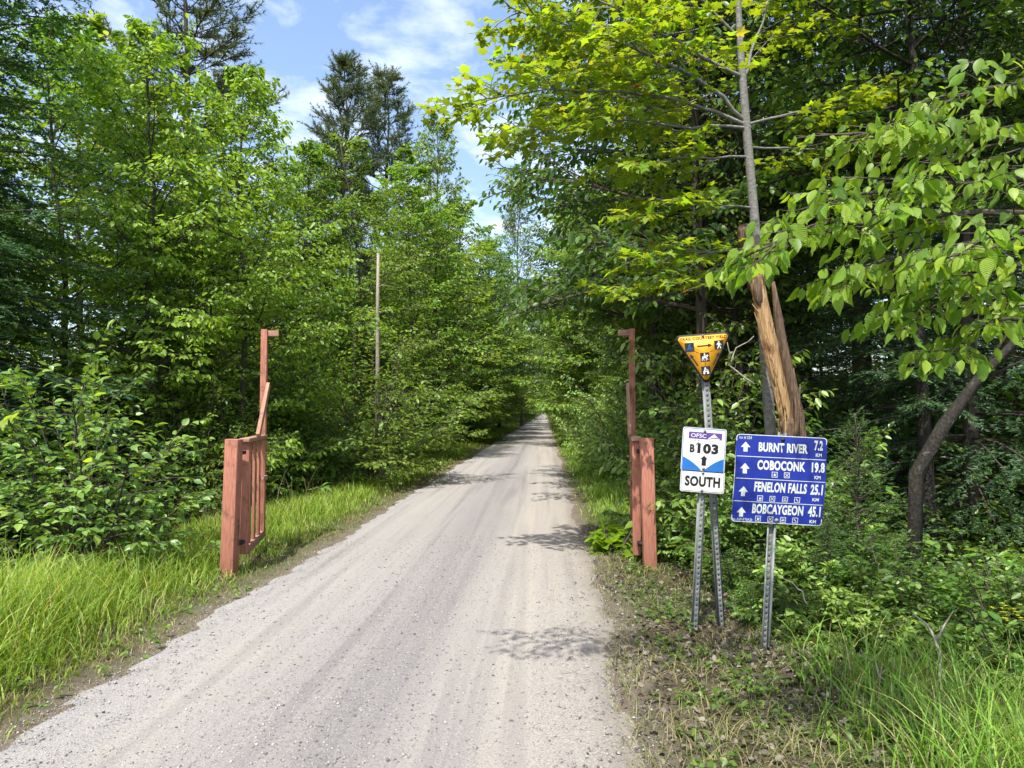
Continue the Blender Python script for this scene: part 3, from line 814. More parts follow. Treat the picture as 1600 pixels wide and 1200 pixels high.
def fig_walker(x, y, s_):
    return [disc(x, y + .38 * s_, .10 * s_, 8), [(x - .1 * s_, y + .26 * s_), (x + .12 * s_, y + .26 * s_), (x + .1 * s_, y - .06 * s_), (x - .1 * s_, y - .06 * s_)],
            bar((x - .03 * s_, y - .04 * s_), (x - .2 * s_, y - .46 * s_), .11 * s_), bar((x + .04 * s_, y - .04 * s_), (x + .2 * s_, y - .46 * s_), .11 * s_),
            bar((x + .1 * s_, y + .22 * s_), (x + .28 * s_, y - .02 * s_), .08 * s_), bar((x - .1 * s_, y + .24 * s_), (x - .27 * s_, y + .02 * s_), .12 * s_)]
def fig_horse(x, y, s_):
    q = lambda pts: [(x + a * s_, y + b * s_) for a, b in pts]
    return [q([(-.34, .08), (-.28, -.12), (.2, -.12), (.26, .1), (.1, .1)]), q([(.14, .0), (.26, -.02), (.42, .12), (.44, .2), (.32, .3), (.2, .14)]),
            bar((x - .3 * s_, y - .05 * s_), (x - .38 * s_, y - .44 * s_), .08 * s_), bar((x - .2 * s_, y - .1 * s_), (x - .12 * s_, y - .44 * s_), .07 * s_),
            bar((x + .15 * s_, y - .1 * s_), (x + .12 * s_, y - .44 * s_), .07 * s_), bar((x + .2 * s_, y - .1 * s_), (x + .36 * s_, y - .36 * s_), .07 * s_),
            disc(x - .02 * s_, y + .42 * s_, .075 * s_, 8), bar((x - .03 * s_, y + .36 * s_), (x - .03 * s_, y + .06 * s_), .15 * s_), bar((x, y + .26 * s_), (x + .2 * s_, y + .18 * s_), .06 * s_)]
def fig_quad(x, y, s_):
    return [disc(x - .24 * s_, y - .28 * s_, .14 * s_, 10), disc(x + .24 * s_, y - .28 * s_, .14 * s_, 10), bar((x - .34 * s_, y - .06 * s_), (x + .34 * s_, y - .06 * s_), .13 * s_),
            disc(x - .06 * s_, y + .38 * s_, .09 * s_, 8), bar((x - .1 * s_, y + .3 * s_), (x - .16 * s_, y), .15 * s_), bar((x - .06 * s_, y + .26 * s_), (x + .22 * s_, y + .12 * s_), .07 * s_), bar((x + .2 * s_, y + .18 * s_), (x + .3 * s_, y - .04 * s_), .06 * s_)]
def ring_poly(cx, cy, r, w_, n=12):
    o_ = disc(cx, cy, r, n); i_ = disc(cx, cy, r - w_, n)
    return [[o_[k], o_[(k + 1) % n], i_[(k + 1) % n], i_[k]] for k in range(n)]
def fig_cycle(x, y, s_):
    return ring_poly(x - .23 * s_, y - .26 * s_, .18 * s_, .05 * s_) + ring_poly(x + .23 * s_, y - .26 * s_, .18 * s_, .05 * s_) + [
        disc(x + .06 * s_, y + .38 * s_, .085 * s_, 8), bar((x - .02 * s_, y + .3 * s_), (x - .14 * s_, y + .02 * s_), .13 * s_),
        bar((x, y + .26 * s_), (x + .2 * s_, y + .06 * s_), .06 * s_), bar((x - .12 * s_, y), (x + .02 * s_, y - .24 * s_), .07 * s_), bar((x - .23 * s_, y - .26 * s_), (x + .2 * s_, y + .04 * s_), .045 * s_)]
def arrow(a, b, w_, head, hl):
    a = np.array(a, float); b = np.array(b, float); d = unit(b - a); s_ = np.array([-d[1], d[0]]); m_ = b - d * hl
    return [[tuple(p) for p in (a + s_ * w_ / 2, a - s_ * w_ / 2, m_ - s_ * w_ / 2, m_ + s_ * w_ / 2)], [tuple(p) for p in (m_ - s_ * head / 2, b, m_ + s_ * head / 2)]]

# -- yellow courtesy triangle on its own leaning post
YB = 5.42
pb = P(1127, 980, YB); pt_ = P(1100.5, 560, YB)
pb[2] = min(pb[2], 0.0)
t = thing('yield_sign', 'orange triangular courtesy sign with black border on a leaning galvanised post', 'sign', (pb[0], pb[1], float(ground_z(pb[0], pb[1]))))
low = pb + (pb - pt_) * .10
u_post(t, low, pt_, sgn=1)
px = 1 / F * YB                                                   # metres per photo pixel there
pl = Plate(P(1097.5, 521.5, YB - .045), math.radians(4.3), t)
def tri_rows(ins, r):
    """rounded triangle, flat side up, apex down; rows of (y, x0, x1)"""
    Wd, Ht = 86 * px / 2 + .012, 79 * px + .012
    c = [(-Wd, 0), (Wd, 0), (0, -Ht)]
    pts = []
    ctr = np.array([0, -Ht / 3])
    inr = Ht / 3
    for k in range(3):
        p_ = np.array(c[k]); a = unit(np.array(c[k - 1]) - p_); b = unit(np.array(c[(k + 1) % 3]) - p_)
        half = math.acos(np.clip(a @ b, -1, 1)) / 2
        cc = p_ + unit(a + b) * (r + ins) / math.sin(half)
        n1 = np.array([-a[1], a[0]]); n1 = n1 if n1 @ (p_ + a - cc) > 0 else -n1
        n2 = np.array([-b[1], b[0]]); n2 = n2 if n2 @ (p_ + b - cc) > 0 else -n2
        a1, a2 = math.atan2(n1[1], n1[0]), math.atan2(n2[1], n2[0])
        da = (a2 - a1 + math.pi) % (2 * math.pi) - math.pi
        for q in np.linspace(0, 1, 7): pts.append(cc + r * np.array([math.cos(a1 + da * q), math.sin(a1 + da * q)]))
    return pts
def tri_panel(name, ins, r, mat, d, thick):
    pts = np.array(tri_rows(ins, r)); n = len(pts)
    g = Geo(); c = pts.mean(0)
    v = np.vstack([pl(pts[:, 0], pts[:, 1], d), pl(c[0], c[1], d)[None], pl(pts[:, 0], pts[:, 1], d - thick), pl(c[0], c[1], d - thick)[None]])
    tt = [(n, k, (k + 1) % n) for k in range(n)] + [(2 * n + 1, n + 1 + (k + 1) % n, n + 1 + k) for k in range(n)]
    g.add(v, [(k, n + 1 + k, n + 1 + (k + 1) % n, (k + 1) % n) for k in range(n)], tt)
    return part(name, g.build(name, mat), t if name == 'panel' else pan)
pan = None
pan = tri_panel('panel', 0, .030, M['black'], 0, .003)
tri_panel('yellow_face', .013, .022, M['yellow'], .0015, .001)
u_ = lambda cx, cy: ((cx - 590) / 1200 * 95 * px, -(cy - 145) / 1200 * 95 * px)        # from the enlarged view, before its tilt
def unrot(cx, cy):
    x, y = u_(cx, cy); a = -math.radians(4.3)
    return (x * math.cos(a) - y * math.sin(a), x * math.sin(a) + y * math.cos(a))
a0 = unrot(150, 262); a1 = unrot(1060, 190); ch = 55 / 1200 * 95 * px
lettering('lettering', pl, [('TRAIL COURTESY YIELD', (a0[0], a1[0], a0[1] - ch / 2, a0[1] + ch / 2), .028)], M['black'], pan, .0024)
s_ = 176 / 1200 * 95 * px
cen = {'cycle': unrot(340, 410), 'walk': unrot(903, 362), 'horse': unrot(632, 600), 'quad': unrot(650, 866)}
for c in cen.values():
    poly('symbol_tile', pl, [[(c[0] - s_ / 2, c[1] - s_ / 2), (c[0] + s_ / 2, c[1] - s_ / 2), (c[0] + s_ / 2, c[1] + s_ / 2), (c[0] - s_ / 2, c[1] + s_ / 2)]], M['black'], pan, .0024)
poly('cyclist_symbol', pl, fig_cycle(*cen['cycle'], s_ * .8), M['royal'], pan, .0032)
poly('walker_symbol', pl, fig_walker(*cen['walk'], s_ * .86), M['white'], pan, .0032)
poly('rider_symbol', pl, fig_horse(*cen['horse'], s_ * .9), M['white'], pan, .0032)
poly('quad_symbol', pl, fig_quad(*cen['quad'], s_ * .86), M['white'], pan, .0032)
k_ = 95 * px / 1200
for a, b in (((485, 392), (775, 365)), ((500, 772), (345, 545)), ((790, 750), (910, 500))):
    poly('arrow', pl, arrow(unrot(*a), unrot(*b), 26 * k_, 78 * k_, 80 * k_), M['black'], pan, .0024)
poly('link_line', pl, [bar(unrot(440, 490), unrot(520, 525), 9 * k_), bar(unrot(735, 500), unrot(800, 468), 9 * k_), bar(unrot(638, 700), unrot(640, 755), 9 * k_)], M['black'], pan, .0024)
bolt(pl, *unrot(595, 180), pan, .006)

# -- route marker and SOUTH plate
YA = 5.30
pb = P(1085.5, 985, YA); pt_ = P(1101, 672, YA)
t = thing('route_sign', 'white route marker over a small SOUTH plate on a galvanised post', 'sign', (pb[0], pb[1], float(ground_z(pb[0], pb[1]))))
u_post(t, pb + (pb - pt_) * .12, pt_, sgn=1)
px = YA / F
pl = Plate(P(1099.5, 703, YA - .05), math.radians(-4.2), t)
W_, H_ = 66 * px, 66.5 * px
ro = rrect_rows(-W_ / 2, W_ / 2, -H_ / 2, H_ / 2, .016)
pan = panel('route_panel', pl, ro, M['white'], t)
e1, e2 = .0045, .0085
ring('border', pl, rrect_rows(-W_ / 2 + e1, W_ / 2 - e1, -H_ / 2 + e1, H_ / 2 - e1, .014), rrect_rows(-W_ / 2 + e2, W_ / 2 - e2, -H_ / 2 + e2, H_ / 2 - e2, .011), M['royal'], pan, .001)
wI, hI = W_ / 2 - .010, H_ / 2 - .010
vy = -.18 * H_
curve = [(-wI, vy)] + [(-wI * (1 - q * .92), vy - (hI * .98 + vy) * q ** 1.0 * (.55 + .45 * q)) for q in np.linspace(.08, 1, 8)]
poly('blue_field', pl, [curve + [(-wI * .08, -hI), (-wI, -hI)], [(-x, y) for x, y in curve] + [(wI * .08, -hI), (wI, -hI)]], M['royal'], pan, .001)
poly('purple_band', pl, [[(-.36 * W_, .245 * H_), (.40 * W_, .245 * H_), (.40 * W_, .40 * H_), (-.36 * W_, .40 * H_)]], M['purple'], pan, .001)
lettering('band_lettering', pl, [('OFSC', (-.31 * W_, .04 * W_, .275 * H_, .365 * H_), .01)], M['white'], pan, .0018)
poly('mountain_emblem', pl, [[(.07 * W_, .25 * H_), (.36 * W_, .25 * H_), (.29 * W_, .31 * H_), (.22 * W_, .375 * H_), (.15 * W_, .32 * H_)]], M['white'], pan, .0018)
poly('emblem_line', pl, [bar((.13 * W_, .285 * H_), (.31 * W_, .285 * H_), .006)], M['purple'], pan, .0026)
lettering('route_number', pl, [('B', (-.32 * W_, -.205 * W_, -.075 * H_, .115 * H_), .05), ('103', (-.145 * W_, .335 * W_, -.085 * H_, .15 * H_), .055)], M['black'], pan, .001)
poly('mark', pl, [bar((-.18 * W_, .1 * H_), (-.13 * W_, .17 * H_), .005), bar((-.22 * W_, .2 * H_), (-.2 * W_, .22 * H_), .006), bar((-.13 * W_, .2 * H_), (-.115 * W_, .225 * H_), .006)], M['black'], pan, .0012)
poly('arrow', pl, arrow((.02 * W_, -.36 * H_), (.02 * W_, -.13 * H_), .10 * W_, .17 * W_, .08 * H_), M['black'], pan, .0012)
bolt(pl, .0, .43 * H_, pan, .007); bolt(pl, .02 * W_, -.43 * H_, pan, .007)
pl = Plate(P(1097.5, 752.5, YA - .05), math.radians(-3.9), t)
W_, H_ = 66.5 * px, 33 * px
pan = panel('south_panel', pl, rrect_rows(-W_ / 2, W_ / 2, -H_ / 2, H_ / 2, .016), M['white'], t)
e1, e2 = .006, .0085
ring('border', pl, rrect_rows(-W_ / 2 + e1, W_ / 2 - e1, -H_ / 2 + e1, H_ / 2 - e1, .012), rrect_rows(-W_ / 2 + e2, W_ / 2 - e2, -H_ / 2 + e2, H_ / 2 - e2, .010), M['black'], pan, .001)
lettering('lettering', pl, [('SOUTH', (-.40 * W_, .40 * W_, -.24 * H_, .24 * H_), .045)], M['black'], pan, .001)
bolt(pl, .0, .40 * H_, pan, .007); bolt(pl, .0, -.41 * H_, pan, .007)

# -- blue distance sign
YC = 4.86
pb = P(1196, 1015, YC); pt_ = P(1223, 676, YC + .02); pm = P(1206, 820, YC)
t = thing('distance_sign', 'blue distance sign listing four towns, slightly bent, on a leaning galvanised post', 'sign', (pb[0], pb[1], float(ground_z(pb[0], pb[1]))))
u_post(t, pb + (pb - pm) * .25, pm, sgn=-1)
u_post(t, pm, pt_, sgn=-1)
px = YC / F
pl = Plate(P(1219.2, 750, YC - .045), math.radians(-2.7), t, hinge=0.0, bend=.09)
W_, H_ = 135.5 * px, 134 * px
hw, hh = W_ / 2, H_ / 2
pan = panel('panel', pl, rrect_rows(-hw, hw, -hh, hh, .022, extra=[0.0]), M['blue'], t)
e1 = .0055
ring('border', pl, rrect_rows(-hw + .0008, hw - .0008, -hh + .0008, hh - .0008, .022), rrect_rows(-hw + e1, hw - e1, -hh + e1, hh - e1, .018), M['print_white'], pan, .0010)
uv = lambda u, v: ((u - .5) * W_, (.5 - v) * H_)
for v in (.251, .5015, .762):
    poly('divider', pl, [[(-hw + .004, (.5 - v) * H_ - .002), (hw - .004, (.5 - v) * H_ - .002), (hw - .004, (.5 - v) * H_ + .002), (-hw + .004, (.5 - v) * H_ + .002)]], M['print_white'], pan, .0012 if v != .5015 else .0022)
def bx(u0, u1, v0, v1):
    a = uv(u0, v1); b = uv(u1, v0); return (a[0], b[0], a[1], b[1])
rowsT = [('BURNT RIVER', (.25, .79, .085, .19), '7.2', (.862, .955, .035, .15), (.88, .945, .18, .218)),
         ('COBOCONK', (.242, .77, .285, .395), '19.8', (.84, .982, .283, .40), (.872, .94, .432, .47)),
         ('FENELON FALLS', (.222, .80, .53, .645), '25.1', (.842, .975, .53, .65), (.872, .94, .685, .722)),
         ('BOBCAYGEON', (.222, .785, .782, .895), '45.1', (.838, .975, .78, .90), (.865, .935, .935, .972))]
for nm, b1, num, b2, b3 in rowsT:
    lettering('town_name', pl, [(nm, bx(*b1), .04)], M['print_white'], pan, .0012)
    lettering('distance', pl, [(num, bx(*b2), .042), ('KM', bx(*b3), .02)], M['print_white'], pan, .0012)
for u, v0, v1 in ((.105, .085, .198), (.105, .328, .445), (.105, .592, .705), (.105, .83, .94)):
    a, b = uv(u, v1), uv(u, v0)
    poly('arrow', pl, arrow(a, b, .045 * W_, .105 * W_, .062 * H_), M['print_white'], pan, .0012)
lettering('small_lettering', pl, [('Int # 224', bx(.035, .17, .022, .058), .006), ('int. A28 BT0A2b', bx(.012, .235, .955, .982), .004)], M['print_white'], pan, .0012)
def icon(u, v, kind):
    cx, cy = uv(u, v); h_ = .031 * W_; e = .0035
    fr_ = [[(cx - h_, cy - h_), (cx + h_, cy - h_), (cx + h_, cy - h_ + e), (cx - h_, cy - h_ + e)], [(cx - h_, cy + h_ - e), (cx + h_, cy + h_ - e), (cx + h_, cy + h_), (cx - h_, cy + h_)],
           [(cx - h_, cy - h_ + e), (cx - h_ + e, cy - h_ + e), (cx - h_ + e, cy + h_ - e), (cx - h_, cy + h_ - e)], [(cx + h_ - e, cy - h_ + e), (cx + h_, cy - h_ + e), (cx + h_, cy + h_ - e), (cx + h_ - e, cy + h_ - e)]]
    k = h_ * .55
    if kind == 'fuel': fr_ += [[(cx - k * .6, cy - k), (cx + k * .5, cy - k), (cx + k * .5, cy + k * .2), (cx - k * .6, cy + k * .2)], bar((cx - k * .3, cy + k * .2), (cx - k * .1, cy + k), .003), bar((cx + k * .7, cy - k * .6), (cx + k * .7, cy + k * .7), .003)]
    if kind == 'food': fr_ += [bar((cx - k, cy - k), (cx + k, cy + k), .0035), bar((cx - k, cy + k), (cx - k * .12, cy + k * .12), .0035), bar((cx + k * .12, cy - k * .12), (cx + k, cy - k), .0035)]
    if kind == 'bed': fr_ += [bar((cx - k, cy - k * .5), (cx + k, cy - k * .5), .005), bar((cx - k * .9, cy + k * .55), (cx + k * .9, cy + k * .45), .004)]
    if kind == 'tool': fr_ += [bar((cx - k * .7, cy + k * .8), (cx + k * .7, cy - k * .8), .005), bar((cx - k * .95, cy + k * .3), (cx - k * .2, cy + k * 1.0), .004)]
    poly('service_symbol', pl, fr_, M['print_white'], pan, .0014)
for u, k in ((.435, 'fuel'), (.57, 'food')): icon(u, .443, k)
for v in (.718, .955):
    for u, k in ((.297, 'fuel'), (.432, 'food'), (.572, 'bed'), (.705, 'tool')): icon(u, v - (.004 if v > .9 else 0), k)
bolt(pl, .015 * W_, .455 * H_, pan, .009, 'iron'); bolt(pl, .002 * W_, -.463 * H_, pan, .010)

# ------------------------------------------------------------------ trees and shrubs one can walk up to
def limb_along(pl_, pts, r, nchild=10, clen=.7, bare=.15, sub=4, flat=.3):
    """a limb on a given course with leafy side sprays"""
    pts = np.array(pts, float)
    t = np.linspace(0, 1, len(pts)); tt = np.linspace(0, 1, len(pts) * 3)
    c = np.stack([np.interp(tt, t, pts[:, k]) for k in range(3)], -1)
    for _ in range(2): c[1:-1] = (c[:-2] + c[1:-1] * 2 + c[2:]) / 4
    c[1:] += pl_.rg.normal(size=(len(c) - 1, 3)) * .012
    pl_.wood.tube(c, np.linspace(r, r * .22, len(c)), 6, caps=False)
    pl_.leafy(c[-3:])
    for i in range(nchild):
        q = bare + (1 - bare) * (i + pl_.rg.uniform(.2, .8)) / nchild
        f = q * (len(c) - 1); k = min(int(f), len(c) - 2)
        b0 = c[k] + (c[k + 1] - c[k]) * (f - k); dd = unit(c[k + 1] - c[k])
        a = (1 if i % 2 else -1) * pl_.rg.uniform(.4, 1.0)
        cdv = np.array([dd[0] * math.cos(a) - dd[1] * math.sin(a), dd[0] * math.sin(a) + dd[1] * math.cos(a), dd[2] * flat + pl_.rg.normal() * .15])
        pl_.spray(b0, cdv, clen * (1.25 - .6 * q) * pl_.rg.uniform(.7, 1.2), 1, r * .35, -.12, (8, sub), .5, .4, .2)
def hero(name, label, cat, base, pl_, tpl, lm, one, wm, nobj=300, group=None, wood='trunk'):
    t = thing(name, label, cat, base, group)
    off = np.array(base)
    for v in pl_.wood.v: v -= off
    part(wood, pl_.wood.build(name + '_wood', M[wm], True), t)
    pos, ax, nr, sz = pl_.leaves()
    q = pos - EYE
    dz = q @ _f; u = 800 + F * (q @ _r) / np.maximum(dz, .1); v = 600 - F * (q @ _u) / np.maximum(dz, .1)
    vis = (dz > .3) & (u > 0) & (u < 1600) & (v > 0) & (v < 1200)
    score = np.where(vis, sz / np.maximum(dz, .3), 0)
    order = np.argsort(-score)
    pick = order[:nobj]; pick = pick[score[pick] > 0]; rest = np.setdiff1d(np.arange(len(pos)), pick)
    g = Geo(); put_leaves(g, leaf_tpl(tpl), pos[rest] - off, ax[rest], nr[rest], sz[rest])
    part('foliage', g.build(name + '_leaves', M[lm], False), t, 'stuff')
    tv, tt = leaf_tpl(tpl)
    var = []
    rg = np.random.default_rng(5)
    for k in range(5):
        vv = tv.copy(); vv[:, 2] += .10 * rg.normal() * vv[:, 1] ** 2 + .25 * rg.normal() * vv[:, 0] * vv[:, 1]
        vv[:, 0] *= rg.uniform(.75, 1.15); vv[:, 2] += rg.uniform(-.1, .5) * np.abs(vv[:, 0]) + .03 * rg.normal(size=len(vv))
        var.append(mesh_np(name + '_leaf', vv, tt, M[one]))
    A = unit(ax); Xv = unit(np.cross(A, nr)); Nn = np.cross(Xv, A)
    for n_, i in enumerate(pick):
        o = part('leaf', var[n_ % 5], t)
        mt = Matrix.Identity(4)
        for k in range(3):
            mt[k][0] = Xv[i, k] * sz[i]; mt[k][1] = A[i, k] * sz[i]; mt[k][2] = Nn[i, k] * sz[i]; mt[k][3] = pos[i, k] - off[k]
        o.matrix_basis = mt
    return t

# -- the bright young maple leaning out over the trail
mp_ = Plant(41, leaf=.105, spread=.3, gap=.42, hang=.15)
Zm = 7.4
bx_ = X(1212, Zm); base_m = (bx_, Zm, float(ground_z(bx_, Zm)) - .05)
tr = np.array([base_m, P(1207, 720, Zm), P(1200, 620, Zm), P(1186, 430, Zm), P(1178, 330, Zm), P(1165, 185, Zm), P(1156, 60, Zm), P(1150, -80, Zm), P(1140, -330, Zm)])
mp_.wood.tube(tr, [.065, .058, .055, .050, .047, .044, .034, .026, .01], 10)
for pts, r, nc, cl in (
    ([P(1165, 190, Zm), P(1100, 125, 7.2), P(1000, 80, 6.9), P(900, 40, 6.7), P(795, 12, 6.5)], .024, 15, .8),
    ([P(1164, 195, Zm), P(1085, 162, 7.2), P(960, 145, 6.9), P(830, 140, 6.6), P(712, 165, 6.4)], .022, 15, .7),
    ([P(1160, 120, Zm), P(1050, 62, 7.0), P(950, 12, 6.7), P(860, -50, 6.5)], .02, 12, .8),
    ([P(1167, 200, Zm), P(1060, 195, 7.0), P(930, 190, 6.7), P(800, 215, 6.4)], .016, 12, .6),
    ([P(1170, 245, Zm), P(1050, 245, 7.0), P(975, 262, 6.7)], .013, 9, .6),
    ([P(1178, 325, Zm), P(1080, 318, 7.1), P(1000, 342, 6.8)], .012, 8, .6),
    ([P(1182, 390, Zm), P(1090, 395, 7.2), P(990, 412, 6.8)], .012, 8, .6),
    ([P(1186, 440, Zm), P(1070, 432, 7.1), P(965, 455, 6.8)], .012, 8, .55),
    ([P(1165, 195, Zm), P(1270, 170, 7.7), P(1370, 120, 8.0)], .016, 9, .7),
    ([P(1168, 230, Zm), P(1280, 235, 7.7), P(1380, 225, 8.0)], .013, 9, .6),
    ([P(1158, 130, Zm), P(1190, 40, 7.6), P(1215, -60, 7.8)], .018, 9, .8),
    ([P(1155, 60, Zm), P(1080, -10, 7.2), P(1000, -90, 7.0)], .018, 9, .9)):
    limb_along(mp_, pts, r, int(nc * 1.5), cl * 1.1, sub=6)
hero('maple_tree', 'slender grey maple with bright yellow-green branches reaching over the trail', 'tree', base_m, mp_, 'maple', 'leaf_maple', 'one_maple', 'bark_grey')

# -- the elm beside the camera, big toothed leaves hanging into view
el = Plant(42, leaf=.071, spread=1.0, gap=.52, hang=1.0)
be = (3.7, 3.3, float(ground_z(3.7, 3.3)) - .05)
el.wood.tube([be, (3.66, 3.3, 1.0), (3.6, 3.35, 2.4), (3.5, 3.3, 3.8), (3.35, 3.2, 5.2), (3.2, 3.1, 6.6)], [.12, .10, .09, .075, .055, .02], 10)
E0 = (3.62, 3.33, 2.0); E1 = (3.55, 3.3, 3.0); E2 = (3.45, 3.28, 4.2); E3 = (3.3, 3.2, 5.3)
for pts, r, nc, cl in (
    ([E1, P(1600, 230, 3.2), P(1480, 195, 3.0), P(1350, 215, 2.9)], .022, 13, .42),
    ([E1, P(1610, 290, 3.1), P(1450, 275, 2.9), P(1310, 310, 2.8)], .018, 13, .40),
    ([E1, P(1600, 350, 3.0), P(1430, 330, 2.9), P(1280, 350, 2.8), P(1195, 385, 2.75)], .018, 15, .34),
    ([E0, P(1600, 420, 3.1), P(1440, 390, 2.9), P(1310, 440, 2.8)], .016, 13, .36),
    ([E0, P(1620, 480, 2.9), P(1500, 450, 2.8), P(1420, 500, 2.75)], .014, 10, .34),
    ([E0, P(1640, 510, 2.7), P(1540, 490, 2.7), P(1470, 570, 2.65)], .012, 9, .26),
    ([E2, P(1620, 130, 3.2), P(1530, 140, 3.0), P(1440, 175, 2.9)], .018, 9, .32),
    ([E1, P(1640, 360, 2.6), P(1540, 370, 2.5), P(1480, 420, 2.5)], .014, 9, .30),
    ([E2, (2.2, 2.7, 4.25), (.8, 2.8, 4.15), (-.75, 2.85, 3.8)], .025, 22, .55),
    ([E3, (2.5, 3.0, 5.4), (1.8, 2.6, 5.3), (1.2, 2.5, 5.2)], .022, 12, .6),
    ([E3, (3.6, 2.2, 5.8), (3.8, 1.5, 6.2)], .02, 9, .7),
    ([E3, (4.2, 3.6, 5.9), (4.9, 3.9, 6.3)], .02, 9, .7)):
    limb_along(el, pts, r, int(nc * 1.4), cl, bare=.6 if nc == 22 else .3 if r > .013 else .2, sub=5)
hero('elm_tree', 'elm with large toothed leaves hanging from drooping branches above the undergrowth by the signs', 'tree', be, el, 'elm', 'leaf_elm', 'one_elm', 'bark', 300)

# -- snapped tree behind the blue sign
Zs = 6.95
bs = (X(1240, Zs), Zs, float(ground_z(X(1240, Zs), Zs)) - .05)
t = thing('snapped_tree', 'snapped tree with pale bare wood where the bark tore off, behind the blue sign', 'tree', bs)
rg = np.random.default_rng(9)
def course(pts, n):
    pts = np.array(pts, float); a = np.linspace(0, 1, len(pts)); b = np.linspace(0, 1, n)
    c = np.stack([np.interp(b, a, pts[:, k]) for k in range(3)], -1)
    for _ in range(2): c[1:-1] = (c[:-2] + 2 * c[1:-1] + c[2:]) / 4
    return c - np.array(bs)
g = Geo(); c = course([bs, P(1240, 720, Zs), P(1236, 690, Zs), P(1228, 655, Zs)], 14)
g.tube(c, np.interp(np.linspace(0, 1, 14), [0, .7, 1], [.12, .085, .06]), 14, wob=.09, rg=rg)
part('stump', g.build('stump', M['bark_brown'], True), t)
def fibrous(c, rad, k, amp, jag0=.0, jag1=.0):
    """a torn stem: ridges of fibre running lengthwise, ends left ragged"""
    g = Geo(); g.tube(c, rad, k, caps=False)
    v = g.v[0].reshape(len(c), k, 3)
    ridge = 1 + amp * rg.normal(size=k)[None] + .35 * amp * rg.normal(size=(len(c), k))
    v = c[:, None] + (v - c[:, None]) * ridge[..., None]
    d = unit(c[-1] - c[0])
    v[-1] += d * (np.abs(rg.normal(size=k)) * jag1)[:, None]; v[0] -= d * (np.abs(rg.normal(size=k)) * jag0)[:, None]
    g.v[0] = v.reshape(-1, 3)
    return g
c = course([P(1231, 672, Zs), P(1222, 625, Zs - .01), P(1203, 545, Zs - .02), P(1188, 470, Zs - .02), P(1181, 432, Zs - .02)], 20)
g = fibrous(c, np.interp(np.linspace(0, 1, 20), [0, .1, .5, 1], [.028, .06, .070, .064]), 26, .12, .10, .05)
part('bare_wood', g.build('bare_wood', M['bare_wood'], False), t, label='pale tan splintered wood without bark')
for k in range(9):                                                # long torn fibres lying along it
    q0 = rg.uniform(0, .5); q1 = q0 + rg.uniform(.2, .45); an = rg.uniform(2.6, 5.2)
    i0, i1 = int(q0 * 19), min(19, int(q1 * 19)); off = np.array([math.cos(an) * .068, math.sin(an) * .068 if math.sin(an) < 0 else -.05, 0])
    g = Geo(); seg_ = c[i0:i1 + 1] + off; seg_[-1] += rg.normal(size=3) * .02 + [0, -.02, 0]
    g.tube(seg_, np.linspace(.010, .003, len(seg_)), 5, wob=.15, rg=rg)
    part('torn_fibre', g.build('torn_fibre', M['bare_wood']), t)
g = fibrous(course([P(1187, 478, Zs - .075), P(1184, 455, Zs - .08), P(1182, 432, Zs - .07)], 7), [.012, .035, .04, .042, .04, .03, .02], 12, .12)
part('dark_knot', g.build('dark_knot', M['bark_brown']), t)
g = Geo(); c = course([P(1184, 448, Zs), P(1174, 400, Zs), P(1160, 352, Zs)], 9)
g.tube(c, np.interp(np.linspace(0, 1, 9), [0, .15, .9, 1], [.078, .082, .074, .05]), 14, wob=.09, rg=rg)
part('bark_sleeve', g.build('bark_sleeve', M['bark_brown'], True), t)
g = Geo(); c = course([P(1252, 700, Zs + .12), P(1240, 620, Zs + .12), P(1222, 540, Zs + .12), P(1208, 440, Zs + .12)], 16)
g.tube(np.vstack([np.array([.07, .12, .0])[None], c]), np.concatenate([[.09], np.interp(np.linspace(0, 1, 16), [0, .8, 1], [.075, .045, .015])]), 12, wob=.08, rg=rg)
part('second_stem', g.build('second_stem', M['bark_brown'], True), t)
for k, (a, b, r) in enumerate((((1216, 655), (1212, 690), .012), ((1226, 640), (1224, 700), .014), ((1240, 575), (1243, 690), .022), ((1206, 640), (1222, 690), .012), ((1182, 440), (1187, 470), .012), ((1250, 600), (1243, 690), .016))):
    g = Geo(); c = course([P(*a, Zs - .09), P((a[0] + b[0]) / 2 + 3, (a[1] + b[1]) / 2, Zs - .11), P(*b, Zs - .08)], 7)
    g.tube(c, np.linspace(.004, r, 7), 6, wob=.1, rg=rg)
    part('splinter', g.build('splinter', M['bare_wood' if k in (1, 4) else 'bark_brown']), t)

# -- leaning dead trunk in the wood on the right
g = Geo(); bl = np.array([X(1418, 6.4), 6.4, 0.0]); bl[2] = float(ground_z(bl[0], bl[1])) - .1
c = np.array([bl, P(1432, 740, 6.4), P(1475, 665, 6.35), P(1530, 592, 6.3), P(1590, 530, 6.2), P(1680, 470, 6.1)])
t = thing('leaning_tree', 'dark dead leaning trunk with pale lichen patches in the undergrowth', 'tree', bl)
g.tube(c - bl, [.066, .06, .052, .043, .032, .018], 12, wob=.09, rg=rg)
part('trunk', g.build('leaning_trunk', M['bark_mossy'], True), t)
g = Geo(); a = c[3] - bl
for e_, r in (((.25, -.1, .5), .02), ((.45, .1, .15), .018), ((-.1, -.1, .5), .012)):
    g.tube([a, a + np.array(e_) * .5, a + np.array(e_) + [.05, 0, .05]], [r, r * .7, r * .3], 6)
part('broken_branch', g.build('broken_branch', M['bark_mossy'], True), t)

